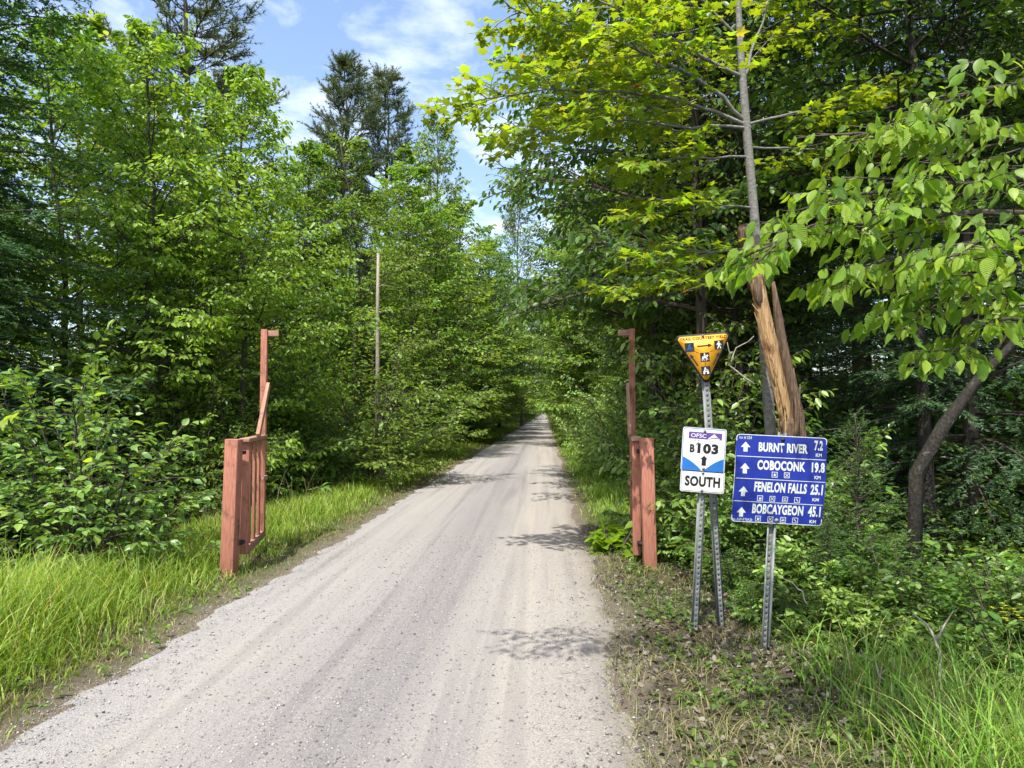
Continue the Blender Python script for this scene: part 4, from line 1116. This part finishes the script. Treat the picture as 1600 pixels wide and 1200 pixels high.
# -- grey snag left of the trail
bsn = np.array([X(590, 17.5), 17.5, 0]); bsn[2] = float(ground_z(bsn[0], bsn[1]))
t = thing('snag', 'thin pale barkless dead stem standing among the leaves', 'tree', bsn)
g = Geo(); g.tube(np.array([bsn, P(590, 560, 17.5), P(590, 480, 17.5), P(591, 396, 17.5)]) - bsn, [.06, .05, .045, .035], 8, wob=.08, rg=rg)
part('trunk', g.build('snag_stem', M['bark_pale'], True), t)
g = Geo(); a = P(590, 450, 17.5) - bsn
g.tube([a, a + [.12, -.05, .06], a + [.3, -.1, .05]], [.02, .012, .005], 5); g.tube([a - [0, 0, .6], a + [-.2, -.05, -.55]], [.018, .006], 5)
part('branch_stub', g.build('branch_stub', M['bark_pale']), t)

# -- leafy bush at the left edge of the verge
def hero_shrub(seed, name, label, x, y, H, R, stems, leaf, lm, one, nobj, tpl='ovate'):
    P_ = shrub(seed, 'tmp', H, R, int(stems * 1.5), leaf, 'simple', None, None, nchild=(11, 6), gap=.5, compact=True)[1]
    for m_ in ('tmp_wood', 'tmp_leaves'): bpy.data.meshes.remove(bpy.data.meshes[m_])
    b0 = np.array([x, y, float(ground_z(x, y)) - .03])
    for v in P_.wood.v: v += b0
    P_.pos = [q + b0 for q in P_.pos]
    return hero(name, label, 'shrub', tuple(b0), P_, tpl, lm, one, 'bark', nobj, wood='stems')
hero_shrub(51, 'shrub', 'big sunlit leafy bush behind the tall grass of the left verge', X(120, 7.2), 7.2, 2.45, 1.3, 16, .10, 'leaf_shrub', 'one_shrub', 300)
hero_shrub(52, 'shrub', 'low leafy bush crowding the foot of the blue sign post', X(1290, 5.6), 5.6, .6, .5, 8, .085, 'leaf_dark', 'one_shrub', 120)
hero_shrub(53, 'shrub', 'large-leaved seedling peeping out beside the gate on the sign side', X(975, 8.0), 8.0, .85, .22, 3, .15, 'leaf_maple', 'one_maple', 60)

# ------------------------------------------------------------------ the wood on both sides
proto_tree('tall', 16, 12.0, 3.0, .45, 46, .105, .15, 'oval', 'leaf_mid', 'bark_mossy', up=(.2, .9), spread=.6, nchild=(12, 6), gap=.48)
SKY = np.array([(-500, -900), (180, -400), (335, -60), (345, 105), (440, 112), (500, 175), (640, 205), (700, 225), (770, 300), (825, 318), (850, 240), (890, -100), (930, -900), (2500, -900)], float)
def Htop(px_, ytop, Z):
    x = X(px_, Z)
    return x, P(px_, ytop, Z)[2] - float(ground_z(x, Z))
def cap(x, y, H, R):
    gz = float(ground_z(x, y)); best = H
    for dx, fr in ((0, 1.0), (.45 * R, .9), (.85 * R, .62), (-.45 * R, .9), (-.85 * R, .62)):
        u, v, _ = project((x + dx, y, 1.6))
        lim = np.interp(u, SKY[:, 0], SKY[:, 1])
        zmax = P(u, lim, y)[2]
        best = min(best, (zmax - gz) / fr)
    return best
# (kind, photo column, distance, photo row of the top, width, name, label, group)
one = [
 ('hemlock', -120, 9.0, -700, 1.0, 'hemlock_tree', 'dark drooping hemlock beside the big sunlit bush', None),
 ('birch', 95, 12.3, 25, .95, 'leafy_tree', 'light green broadleaf tree rising behind the dark hemlock boughs', None),
 ('birch', 235, 12.2, 62, 1.0, 'leafy_tree', 'fresh green broadleaf tree below the tall pine whose top leaves the picture', None),
 ('birch', 375, 13.0, 98, .95, 'leafy_tree', 'fresh green broadleaf tree whose rounded top stands against the open sky', None),
 ('pine', 285, 26.0, -110, 1.25, 'pine_tree', 'tall dark pine towering behind the fresh green broadleaf trees', None),
 ('pine', 535, 35.0, 108, 1.25, 'pine_tree', 'dark pointed pine against the sky, taller of the close pair', None),
 ('pine', 600, 38.0, 128, 1.2, 'pine_tree', 'dark ragged pine against the sky, shorter of the close pair', None),
 ('beech', 578, 21.0, 218, .82, 'leafy_tree', 'olive green layered broadleaf tree in front of the pair of pines', None),
 ('maple', 455, 19.5, 225, .8, 'leafy_tree', 'mid-green broadleaf tree filling the gap below the pair of pines', None),
 ('maple', 650, 24.0, 250, .85, 'leafy_tree', 'mid-green broadleaf tree at the foot of the open poplar', None),
 ('poplar', 688, 26.0, 178, .7, 'poplar_tree', 'open upright poplar with ascending twigs against the blue sky', None),
 ('poplar', 815, 75.0, 285, .7, 'poplar_tree', 'distant bluish round-topped tree where the trail gap meets the sky', None),
 ('bigmaple', 1095, 11.5, -330, .82, 'leafy_tree', 'dark green broadleaf tree overhanging the trail behind the yellow-green maple', None),
 ('bigmaple', 1020, 15.0, -160, .78, 'leafy_tree', 'dense dark broadleaf tree farther along behind the gate on the sign side', None),
 ('pine', 1348, 11.5, -700, .8, 'pine_tree', 'tall conifer with dark straight trunk above the elm branches', None),
 ('pine', 1570, 13.0, -700, .9, 'pine_tree', 'feathery conifer behind the upper elm leaves', None),
 ('tall', 1452, 8.0, -500, .9, 'leafy_tree', 'thick dark trunk beside the leaning dead trunk', None),
 ('shrub_c', 580, 15.6, 512, 1.1, 'leafy_tree', 'bushy sapling hiding the foot of the pale dead stem', None),
 ('fir', 1338, 6.3, 640, 1.0, 'fir_sapling', 'young fir beside the blue distance sign', None),
 ('fir', 1290, 5.9, 800, 1.2, 'fir_sapling', 'small bushy fir low behind the blue sign post', None),
]
for k, u, Z, yt, wd, nm, lb, gp in one:
    x, H = Htop(u, yt, Z)
    if yt < -300: H = min(H, 14 if k != 'tall' else 12)
    if k == 'pine' and yt < -300: H = 17
    place(k, x, Z, H, nm, lb, 'tree', gp, wide=wd)
rg = np.random.default_rng(77)
LOOK = {'maple': 'mid-green', 'birch': 'fresh green', 'beech': 'olive green', 'hemlock': 'dark needled', 'tall': 'bare-stemmed', 'bigmaple': 'dark green',
        'poplar': 'upright', 'shrub_a': 'glossy', 'shrub_b': 'small dark', 'shrub_c': 'mid-green', 'shrub_d': 'light', 'pine': 'dark pine-like'}
def row(x0, xj, y0, y1, step, kinds, hs, name, label, group, cat='tree', wide=1.0, grow=0.0, clamp=True, hy=0.0):
    y = y0
    while y < y1:
        k = kinds[rg.integers(len(kinds))]
        x = x0 + rg.normal() * xj; yy = y + rg.uniform(-.3, .3) * step
        H = rg.uniform(*hs) + hy * max(0, min(yy, 60) - 14); R_ = PROTO[k][2] * H / PROTO[k][1] * wide
        H2 = cap(x, yy, H, R_) if clamp else H
        if H2 > .35 * H:
            far = '' if 'distant' in label else (' near the gates' if yy < 15 else (' some way past the gates' if yy < 28 else ' far past the gates'))
            place(k, x, yy, H2, name, LOOK[k] + ' ' + label + far, cat, group, rz=rg.uniform(0, 6.28), wide=wide * rg.uniform(.85, 1.1) * min(1.4, H / H2) ** .5)
        y += step * (1 + grow * (y - y0))
row(-5.6, .25, 11.6, 44, 1.7, ['shrub_c', 'shrub_a', 'shrub_c'], (2.2, 3.8), 'shrub', 'leafy shrub in the dense thicket lining the left verge', 'shrubs lining the left verge', 'shrub', .85, .01, True, .06)
row(-5.0, .2, 12.0, 60, 2.0, ['shrub_a', 'shrub_b', 'shrub_d'], (.8, 1.6), 'shrub', 'low bush at the foot of the left thicket', 'low bushes at the foot of the left thicket', 'shrub', 1.1, .01)
row(-7.2, .4, 13.5, 70, 2.6, ['maple', 'beech', 'maple', 'birch'], (5.5, 8.5), 'leafy_tree', 'young tree in the left roadside wood', 'young trees in the left roadside wood', 'tree', .85, .012, True, .16)
row(-9.5, .8, 7.0, 60, 3.4, ['maple', 'hemlock', 'beech'], (7, 11), 'forest_tree', 'shaded tree inside the left wood', 'shaded trees inside the left wood', 'tree', 1.0, .012)
row(-14, 1.2, 7.5, 70, 4.2, ['hemlock', 'beech', 'maple'], (9, 14), 'forest_tree', 'shaded tree inside the left wood', 'shaded trees inside the left wood', 'tree', 1.1, .012)
row(-20, 2, 16, 60, 9.0, ['hemlock', 'beech'], (11, 15), 'forest_tree', 'shaded tree inside the left wood', 'shaded trees inside the left wood', 'tree', 1.2)
row(-9.0, .6, 6.5, 11, 1.8, ['shrub_c', 'shrub_a', 'shrub_b'], (1.3, 2.8), 'shrub', 'shaded shrub under the hemlock boughs', 'shrubs under the hemlock', 'shrub', 1.0)
row(-5.3, .3, 34, 330, 4.5, ['maple', 'maple', 'beech'], (10, 14), 'roadside_tree', 'distant leafy tree walling the left side of the trail', 'distant trees on the left of the trail', 'tree', 1.15, .006)
row(-8, 1, 60, 330, 8.0, ['poplar', 'beech', 'maple'], (9, 14), 'roadside_tree', 'distant leafy tree walling the left side of the trail', 'distant trees on the left of the trail', 'tree', 1.2, .006)
row(-7.6, .5, 12.5, 40, 1.8, ['shrub_c', 'shrub_c', 'maple'], (2.8, 4.6), 'shrub', 'shaded tall shrub inside the left wood', 'tall shrubs inside the left wood', 'shrub', 1.0, .012)
row(-11.5, .8, 8.5, 40, 2.2, ['shrub_c', 'maple'], (3.2, 5.5), 'shrub', 'shaded tall shrub inside the left wood', 'tall shrubs inside the left wood', 'shrub', 1.2, .012)
# right
row(2.35, .18, 8.9, 46, 1.6, ['shrub_c', 'shrub_a', 'shrub_a'], (1.5, 3.2), 'shrub', 'leafy shrub lining the trail beyond the signs', 'shrubs lining the trail beyond the signs', 'shrub', .75, .012)
row(3.7, .3, 13.0, 60, 2.5, ['maple', 'birch', 'bigmaple'], (7, 10), 'leafy_tree', 'tree of the wood beyond the signs', 'trees of the wood beyond the signs', 'tree', .82, .012, False)
row(5.2, .5, 8.6, 60, 3.0, ['maple', 'tall', 'hemlock', 'bigmaple'], (8, 12), 'forest_tree', 'shaded tree inside the wood behind the signs', 'shaded trees inside the wood behind the signs', 'tree', .9, .012, False)
row(8.0, .7, 7.4, 60, 3.0, ['tall', 'hemlock', 'beech', 'tall'], (10, 13), 'forest_tree', 'shaded tree inside the wood behind the signs', 'shaded trees inside the wood behind the signs', 'tree', 1.0, .012, False)
row(12, 1., 8.5, 60, 4.0, ['hemlock', 'beech', 'tall'], (11, 14), 'forest_tree', 'shaded tree inside the wood behind the signs', 'shaded trees inside the wood behind the signs', 'tree', 1.1, .012, False)
row(17, 2., 14, 50, 9.0, ['hemlock', 'beech'], (12, 15), 'forest_tree', 'shaded tree inside the wood behind the signs', 'shaded trees inside the wood behind the signs', 'tree', 1.2, .0, False)
row(2.9, .3, 34, 330, 4.5, ['maple', 'maple', 'birch'], (10, 15), 'roadside_tree', 'distant leafy tree walling the right side of the trail', 'distant trees on the right of the trail', 'tree', .95, .006, False)
row(5.0, .8, 60, 330, 7.0, ['poplar', 'beech', 'bigmaple'], (9, 14), 'roadside_tree', 'distant leafy tree walling the right side of the trail', 'distant trees on the right of the trail', 'tree', 1.1, .006, False)
for x, y, H in ((1.95, 40, 13), (-4.0, 47, 12.6), (-3.8, 58, 12.5), (1.75, 70, 14), (-3.8, 90, 14), (1.7, 110, 14), (-3.7, 135, 15), (1.7, 165, 15), (-3.7, 200, 16), (1.7, 235, 16)):
    place('bigmaple', x, y, H, 'roadside_tree', 'distant dark green tree arching over the trail', 'tree', 'distant trees arching over the trail', wide=.85)
for x, y, H in ((-6, 345, 17), (-1, 350, 15), (4, 345, 18), (9, 350, 16)):
    place('beech', x, y, H, 'roadside_tree', 'far tree closing the view at the end of the trail', 'tree', 'trees closing the view at the end of the trail', wide=1.3)
row(7.0, .6, 8.5, 40, 1.7, ['shrub_c', 'shrub_a'], (2.2, 3.8), 'shrub', 'tall shaded shrub under the trees behind the signs', 'shaded shrubs behind the signs', 'shrub', 1.1, .01, False)
row(4.6, .5, 9.0, 40, 1.9, ['shrub_c', 'shrub_a'], (1.6, 3.2), 'shrub', 'tall shaded shrub under the trees behind the signs', 'shaded shrubs behind the signs', 'shrub', 1.1, .01, False)
row(10.5, .8, 9.0, 30, 2.0, ['shrub_c'], (2.4, 4.0), 'shrub', 'tall shaded shrub under the trees behind the signs', 'shaded shrubs behind the signs', 'shrub', 1.3, .01, False)
row(14.5, 1.0, 9.0, 32, 2.4, ['shrub_c', 'maple'], (4.0, 6.5), 'shrub', 'tall shaded shrub under the trees behind the signs', 'shaded shrubs behind the signs', 'shrub', 1.3, .01, False)
# undergrowth between the signs and the wood
for i in range(46):
    x = rg.uniform(2.1, 6.6); y = rg.uniform(4.3, 9.2)
    if x < 3.0 and y < 5.6 or x > 1.05 * y or abs(x - X(1338, 6.3)) < .4 and abs(y - 6.3) < .5: continue
    k = ['shrub_b', 'shrub_d', 'shrub_a', 'shrub_b'][i % 4]
    place(k, x, y, rg.uniform(.5, 1.25), 'undergrowth_shrub', LOOK[k] + ' low shrub in the undergrowth ' + ('close behind the sign posts' if x < 3.6 and y < 6.5 else 'around the leaning dead trunk' if y < 7.5 else 'deep behind the signs'), 'shrub', 'undergrowth behind the signs', rz=rg.uniform(0, 6.28), wide=1.15)
for x, y, H in ((1.85, 7.7, .7), (2.05, 6.8, .8), (2.2, 6.2, .6), (1.75, 8.5, .6), (1.72, 6.35, .4), (1.62, 5.75, .3), (2.4, 7.2, 1.0), (2.6, 8.0, 1.5)):
    place('shrub_b', x, y, H, 'undergrowth_shrub', 'low leafy shrub between the right gate post and the sign posts', 'shrub', 'low shrubs between gate post and signs', wide=1.1)

for x, y, H, k in ((1.95, 5.25, .36, 'shrub_b'), (2.2, 5.0, .42, 'shrub_d'), (2.45, 5.35, .6, 'shrub_b'), (2.75, 4.9, .5, 'shrub_a'), (3.05, 4.65, .55, 'shrub_b'), (2.65, 5.6, .75, 'shrub_b'), (3.35, 5.0, .7, 'shrub_d'), (3.2, 4.2, .45, 'shrub_b')):
    place(k, x, y, H, 'undergrowth_shrub', LOOK[k] + ' low shrub at the back of the bright tall grass', 'shrub', 'low shrubs at the back of the grass', wide=1.2)

# ------------------------------------------------------------------ grass, litter, loose stone
def visible(p, m=60):
    q = p - EYE; dz = q @ _f
    u = 800 + F * (q @ _r) / np.maximum(dz, .1); v = 600 - F * (q @ _u) / np.maximum(dz, .1)
    return (dz > .4) & (u > -m) & (u < 1600 + m) & (v > -200) & (v < 1200 + 2 * m)
def blades(rg, x, y, h, w_, bend, seg=4):
    z = ground_z(x, y) - .01
    p0 = np.stack([x, y, z], -1)
    ok = visible(p0 + np.array([0, 0, .1]), 90)
    p0, h, w_, bend = p0[ok], h[ok], w_[ok], bend[ok]
    n = len(p0)
    az = rg.uniform(0, 2 * math.pi, n)
    dr = np.stack([np.cos(az), np.sin(az), np.zeros(n)], -1)
    sa = az + math.pi / 2 + rg.normal(size=n) * .5
    sd_ = np.stack([np.cos(sa), np.sin(sa), np.zeros(n)], -1)
    rings = []
    for k in range(seg + 1):
        s_ = k / seg
        c = p0 + dr * (bend * h * s_ ** 2)[:, None] + np.array([0, 0, 1.0]) * (h * (s_ - .42 * bend * s_ ** 2.6))[:, None]
        if k < seg:
            ww = w_ * (1 - .75 * s_ ** 1.5) * .5
            rings += [c - sd_ * ww[:, None], c + sd_ * ww[:, None]]
        else: rings.append(c)
    v = np.stack(rings, 1); m_ = v.shape[1]
    f = []
    for k in range(seg - 1): f += [(2 * k, 2 * k + 1, 2 * k + 3), (2 * k, 2 * k + 3, 2 * k + 2)]
    f.append((2 * seg - 2, 2 * seg - 1, 2 * seg))
    t = (np.array(f)[None] + (np.arange(n) * m_)[:, None, None]).reshape(-1, 3)
    return v.reshape(-1, 3), t
rg = np.random.default_rng(123)
def clump(x, y): return .5 + .5 * np.sin(2.1 * x + 1.3 * np.sin(1.7 * y)) * np.sin(1.9 * y + .8 * x)
def field(name, label, spec, mat):
    g = Geo()
    for n, (xa, xb), (ya, yb), hf, wdt, bd in spec:
        x = rg.uniform(xa, xb, n); y = ya * (yb / ya) ** rg.uniform(0, 1, n)
        h, keep = hf(x, y)
        ok = rg.uniform(size=n) < keep
        x, y, h = x[ok], y[ok], h[ok]; n = len(x)
        h = h * rg.uniform(.55, 1.15, n)
        g.add(*[a for a in (lambda vt: (vt[0], None, vt[1]))(blades(rg, x, y, h, wdt * rg.uniform(.6, 1.3, n) * np.maximum(1, y / 9), np.clip(rg.normal(bd, .22, n), .05, 1.25)))])
    return tag(part(name, g.build(name, mat)), label, 'grass', kind='stuff')
def left_h(x, y):
    d = TL + edge_n(y, .3) - x                                     # metres from the trail edge
    near = sm(7.4, 4.2, y)
    h = .07 + (.22 + .46 * near) * sm(.25, 1.15 + .3 * (1 - near), d) + .12 * clump(x, y) * sm(.3, 1, d)
    return h, np.clip(.06 + 1.0 * sm(.15, .8, d) * (.55 + .6 * clump(1.6 * x, 1.5 * y)), 0, 1) * (d > -.05)
field('tall_grass', 'tall arching green grass on the left verge', [
    (26000, (-6.2, -2.6), (2.4, 9), left_h, .010, .55), (26000, (-5.9, -2.6), (9, 26), left_h, .010, .5), (12000, (-5.6, -2.7), (26, 90), left_h, .012, .5)], M['grass'])
def left_stalk(x, y):
    d = TL + edge_n(y, .3) - x
    return .62 + .3 * clump(x, y), sm(.6, 1.4, d)
field('dry_grass', 'thin pale seed stalks standing above the tall grass of the left verge', [(900, (-6.0, -3.2), (3.0, 12), left_stalk, .0035, .55)], M['grass_dry'])
def left_dry(x, y):
    d = TL + edge_n(y, .3) - x
    return .045 + .09 * sm(.1, .7, d), np.exp(-((d - .36) / .36) ** 2) * np.clip(.3 + clump(3 * x, 2.3 * y), 0, 1) * (d > -.12)
field('dry_grass', 'short straw-coloured grass along the left trail edge', [(24000, (-3.6, -2.3), (2.2, 16), left_dry, .005, .75), (6000, (-3.5, -2.3), (16, 40), left_dry, .008, .7)], M['grass_dry'])
def right_tall(x, y):
    d = np.maximum(sm(1.25, 1.75, x - .10 * (y - 3.6)), 0)
    h = .10 + .34 * d + .10 * clump(x, y)
    return h * (.7 + .5 * clump(2.2 * x, 1.9 * y)), d * sm(5.0, 4.1, y) * (.35 + .65 * clump(1.9 * x, 2.3 * y))
def right_far(x, y):
    d = x - (TR + edge_n(y, 2.1))
    return .06 + .20 * sm(.2, 1.0, d) + .08 * clump(x, y), np.clip(.15 + sm(.1, .6, d), 0, 1) * (d > -.03) * sm(7.2, 8.6, y)
field('tall_grass', 'bright tall grass in front of the undergrowth by the blue sign', [(9500, (1.0, 4.2), (2.4, 5.4), right_tall, .009, .6)], M['grass'])
field('dry_grass', 'straw-coloured dead stems among the bright tall grass', [(3500, (1.0, 3.6), (2.4, 5.2), right_tall, .005, .8)], M['grass_dry'])
field('verge_grass', 'short green grass beyond the gate along the shrubs on the sign side', [(14000, (.5, 2.4), (7.4, 30), right_far, .009, .6), (6000, (.5, 2.3), (30, 90), right_far, .012, .5)], M['grass'])
def right_dry(x, y):
    d = x - (TR + edge_n(y, 2.1))
    return .04 + .10 * clump(x, y), (d > 0) * np.clip(.25 + .75 * clump(1.7 * x, 1.4 * y), 0, 1) * sm(2.3, 1.6, x)
field('dry_grass', 'flattened dry grass on the shoulder around the sign posts', [(16000, (.35, 2.6), (2.4, 9), right_dry, .005, .95)], M['grass_dry'])

def scatter_leaves(name, label, n, xr, yr, dens, size, mat, tilt, lift, tpl='ovate', cat='leaves', per=1):
    x = rg.uniform(*xr, n); y = yr[0] * (yr[1] / yr[0]) ** rg.uniform(0, 1, n)
    ok = rg.uniform(size=n) < dens(x, y)
    x, y = x[ok], y[ok]; n = len(x)
    z = np.maximum(ground_z(x, y), trail_z(x, y)) + rg.uniform(*lift, n)
    pos = np.stack([x, y, z], -1)
    ok = visible(pos, 40); pos = pos[ok]; n = len(pos)
    az = rg.uniform(0, 6.283, n)
    if per > 1:                              # several leaves round each stem
        pos = np.repeat(pos, per, 0); n = len(pos)
        az = np.repeat(az, per) + np.tile(np.arange(per) * 2.4, n // per) + rg.normal(size=n) * .2
        pos[:, 2] = np.repeat(pos[::per, 2] - lift[0], per) - rg.uniform(0, 1, n) * .5 * (lift[1] - lift[0])
        pos[:, :2] += rg.normal(size=(n, 2)) * .008
    ax = np.stack([np.cos(az), np.sin(az), rg.normal(size=n) * tilt], -1)
    nr = np.array([0, 0, 1.0]) + rg.normal(size=(n, 3)) * tilt
    g = Geo(); put_leaves(g, leaf_tpl(tpl), pos, ax, nr, rg.uniform(*size, n))
    return tag(part(name, g.build(name, mat)), label, cat, kind='stuff')
def d_right(x, y):
    d = x - (TR + edge_n(y, 2.1)); return np.clip(sm(.02, .35, d) * (.35 + .65 * clump(1.3 * x + 2, 1.1 * y)), 0, 1) * sm(2.6, 1.9, x)
scatter_leaves('leaf_litter', 'brown and grey dead leaves on the shoulder around the sign posts', 24000, (.35, 2.8), (2.4, 10), d_right, (.012, .05), M['litter'], .6, (.002, .025))
scatter_leaves('leaf_litter', 'dead leaves under the thicket of the left wood', 9000, (-9, -4.6), (5, 20), lambda x, y: .8 + 0 * x, (.04, .09), M['litter'], .4, (.005, .04), 'simple')
def d_weed(x, y):
    d = x - (TR + edge_n(y, 2.1)); return sm(.12, .6, d) * clump(2.4 * x + 1, 2.2 * y) ** 1.5
scatter_leaves('ground_cover', 'small green weeds growing through the litter by the sign posts', 4200, (.5, 2.9), (2.4, 9), d_weed, (.018, .055), M['leaf_dark'], .4, (.02, .12), cat='weeds', per=7)
scatter_leaves('ground_cover', 'small green weeds along the edge of the left verge', 1300, (-4.0, -2.6), (2.6, 14), lambda x, y: .6 * clump(2.4 * x, 2.0 * y), (.018, .05), M['leaf_mid'], .4, (.02, .12), cat='weeds', per=7)
def d_floor(x, y): return .75 + 0 * x
scatter_leaves('ground_cover', 'leafy ground cover under the trees behind the signs', 9000, (2.2, 9), (4.4, 12), d_floor, (.05, .10), M['leaf_dark'], .45, (.05, .35), cat='weeds')
# loose stone on the trail
def stones(n, yr, size, name, label):
    x = rg.uniform(TL - .3, TR + .3, n); y = yr[0] * (yr[1] / yr[0]) ** rg.uniform(0, 1, n)
    e = np.minimum(x - TL - edge_n(y, .3), TR + edge_n(y, 2.1) - x)
    keep = rg.uniform(size=n) < np.where(e > -.25, .35 + .65 * (np.exp(-((x + 1.1) / .45) ** 2) + np.exp(-(e / .25) ** 2)), 0)
    x, y = x[keep], y[keep]; n = len(x)
    s_ = rg.gamma(2.2, size / 2.2, n).clip(.002, .013)
    c = np.stack([x, y, np.maximum(trail_z(x, y), ground_z(x, y)) + s_ * .15], -1)
    ok = visible(c, 20); c, s_ = c[ok], s_[ok]; n = len(c)
    octa = np.array([(1, 0, 0), (0, 1, 0), (-1, 0, 0), (0, -1, 0), (0, 0, .7), (0, 0, -.5)], float)
    v = octa[None] * s_[:, None, None] * rg.uniform(.55, 1.2, (n, 6, 1))
    a = rg.uniform(0, 6.28, n); ca, sa = np.cos(a)[:, None], np.sin(a)[:, None]
    v = np.stack([v[..., 0] * ca - v[..., 1] * sa, v[..., 0] * sa + v[..., 1] * ca, v[..., 2]], -1) + c[:, None]
    f = np.array([(0, 1, 4), (1, 2, 4), (2, 3, 4), (3, 0, 4), (1, 0, 5), (2, 1, 5), (3, 2, 5), (0, 3, 5)])
    t = (f[None] + (np.arange(n) * 6)[:, None, None]).reshape(-1, 3)
    return tag(part(name, mesh_np(name, v.reshape(-1, 3), t, M['stone'])), label, 'gravel', kind='stuff')
stones(75000, (2.3, 9), .0034, 'gravel', 'loose crushed stone lying on the trail surface')

# fallen twigs and bare sticks
def stick(name, label, pts, r, mat='bark_pale', forks=(), group=None):
    pts = [np.array(p, float) for p in pts]
    o_ = thing(name, label, 'branch', tuple(pts[0]), group)
    g = Geo(); n = 10
    c = np.stack([np.interp(np.linspace(0, 1, n), np.linspace(0, 1, len(pts)), [p[k] for p in pts]) for k in range(3)], -1)
    c[1:-1] += rg.normal(size=(n - 2, 3)) * r * .8
    g.tube(c - pts[0], np.linspace(r, r * .35, n), 6, wob=.08, rg=rg)
    part('stick', g.build(name, M[mat], True), o_)
    for q, e in forks:
        f = q * (n - 1); b0 = c[int(f)]; g = Geo()
        g.tube(np.array([b0, b0 + np.array(e) * .5 + rg.normal(size=3) * .008, b0 + np.array(e)]) - pts[0], [r * .6, r * .5, r * .2], 5)
        part('fork', g.build(name + '_fork', M[mat], True), o_)
stick('dead_branch', 'bare forked grey stick standing in the bright tall grass', [P(1462, 1085, 4.1), P(1470, 1020, 4.1), P(1452, 985, 4.15), P(1425, 955, 4.2)], .011, forks=((.45, (.13, .05, .17)),))
stick('dead_branch', 'long bare grey stick lying slanted through the tall grass', [P(1418, 1112, 4.0), P(1385, 1062, 4.1), P(1345, 1015, 4.3)], .010, forks=((.6, (.06, .0, .05)), (.35, (.05, .03, .06))))
stick('dead_branch', 'thin bare twig arching above the shrub at the foot of the blue sign post', [P(1262, 945, 5.0), P(1245, 915, 5.0), P(1215, 898, 4.95)], .006)
stick('dead_branch', 'thin curved bare twigs beside the orange triangle', [P(1178, 600, 6.4), P(1140, 572, 6.4), P(1150, 545, 6.4), P(1178, 525, 6.4)], .009, forks=((.5, (-.05, 0, .25)),))
for i in range(9):
    x = rg.uniform(.0, .75); y = rg.uniform(2.7, 4.6); a = rg.uniform(0, 3.14); l_ = rg.uniform(.06, .16)
    z = float(np.maximum(trail_z(x, y), ground_z(x, y))) + .004
    stick('twig', 'tiny dry twig lying on the gravel edge near the shoulder', [(x, y, z), (x + l_ * .5 * math.cos(a), y + l_ * .5 * math.sin(a), z + .006), (x + l_ * math.cos(a + .3), y + l_ * math.sin(a + .3), z)], .0022, 'bark_pale', group='twigs on the gravel edge')
# yellow flower stalk
bf = G(1582, 1085, -.2); bf[2] = float(ground_z(bf[0], bf[1]))
t = thing('wildflower', 'yellow flowering stalk rising from the undergrowth beside the forked stick', 'flower', tuple(bf))
top = P(1574, 955, bf[1]) - bf
g = Geo(); g.tube([np.zeros(3), top * .5 + [.01, 0, 0], top], [.006, .005, .003], 6); part('stalk', g.build('stalk', M['stemgreen'], True), t)
for k in range(16):
    g = Geo(); c = top + rg.normal(size=3) * [.035, .035, .028]
    put_leaves(g, leaf_tpl('simple'), np.repeat(c[None], 5, 0), np.column_stack([np.cos(np.arange(5) * 1.257), np.sin(np.arange(5) * 1.257), np.full(5, .3)]), np.tile([0, 0, 1.0], (5, 1)), np.full(5, .018))
    part('flower', g.build('flower', M['petal']), t)
g = Geo(); kk = np.arange(9); put_leaves(g, leaf_tpl('ovate'), top[None] * (.2 + .07 * kk)[:, None], np.column_stack([np.cos(kk * 2.4), np.sin(kk * 2.4), np.full(9, .2)]), np.tile([0, 0, 1.0], (9, 1)), np.full(9, .09))
part('stalk_leaves', g.build('stalk_leaves', M['leaf_shrub']), t)
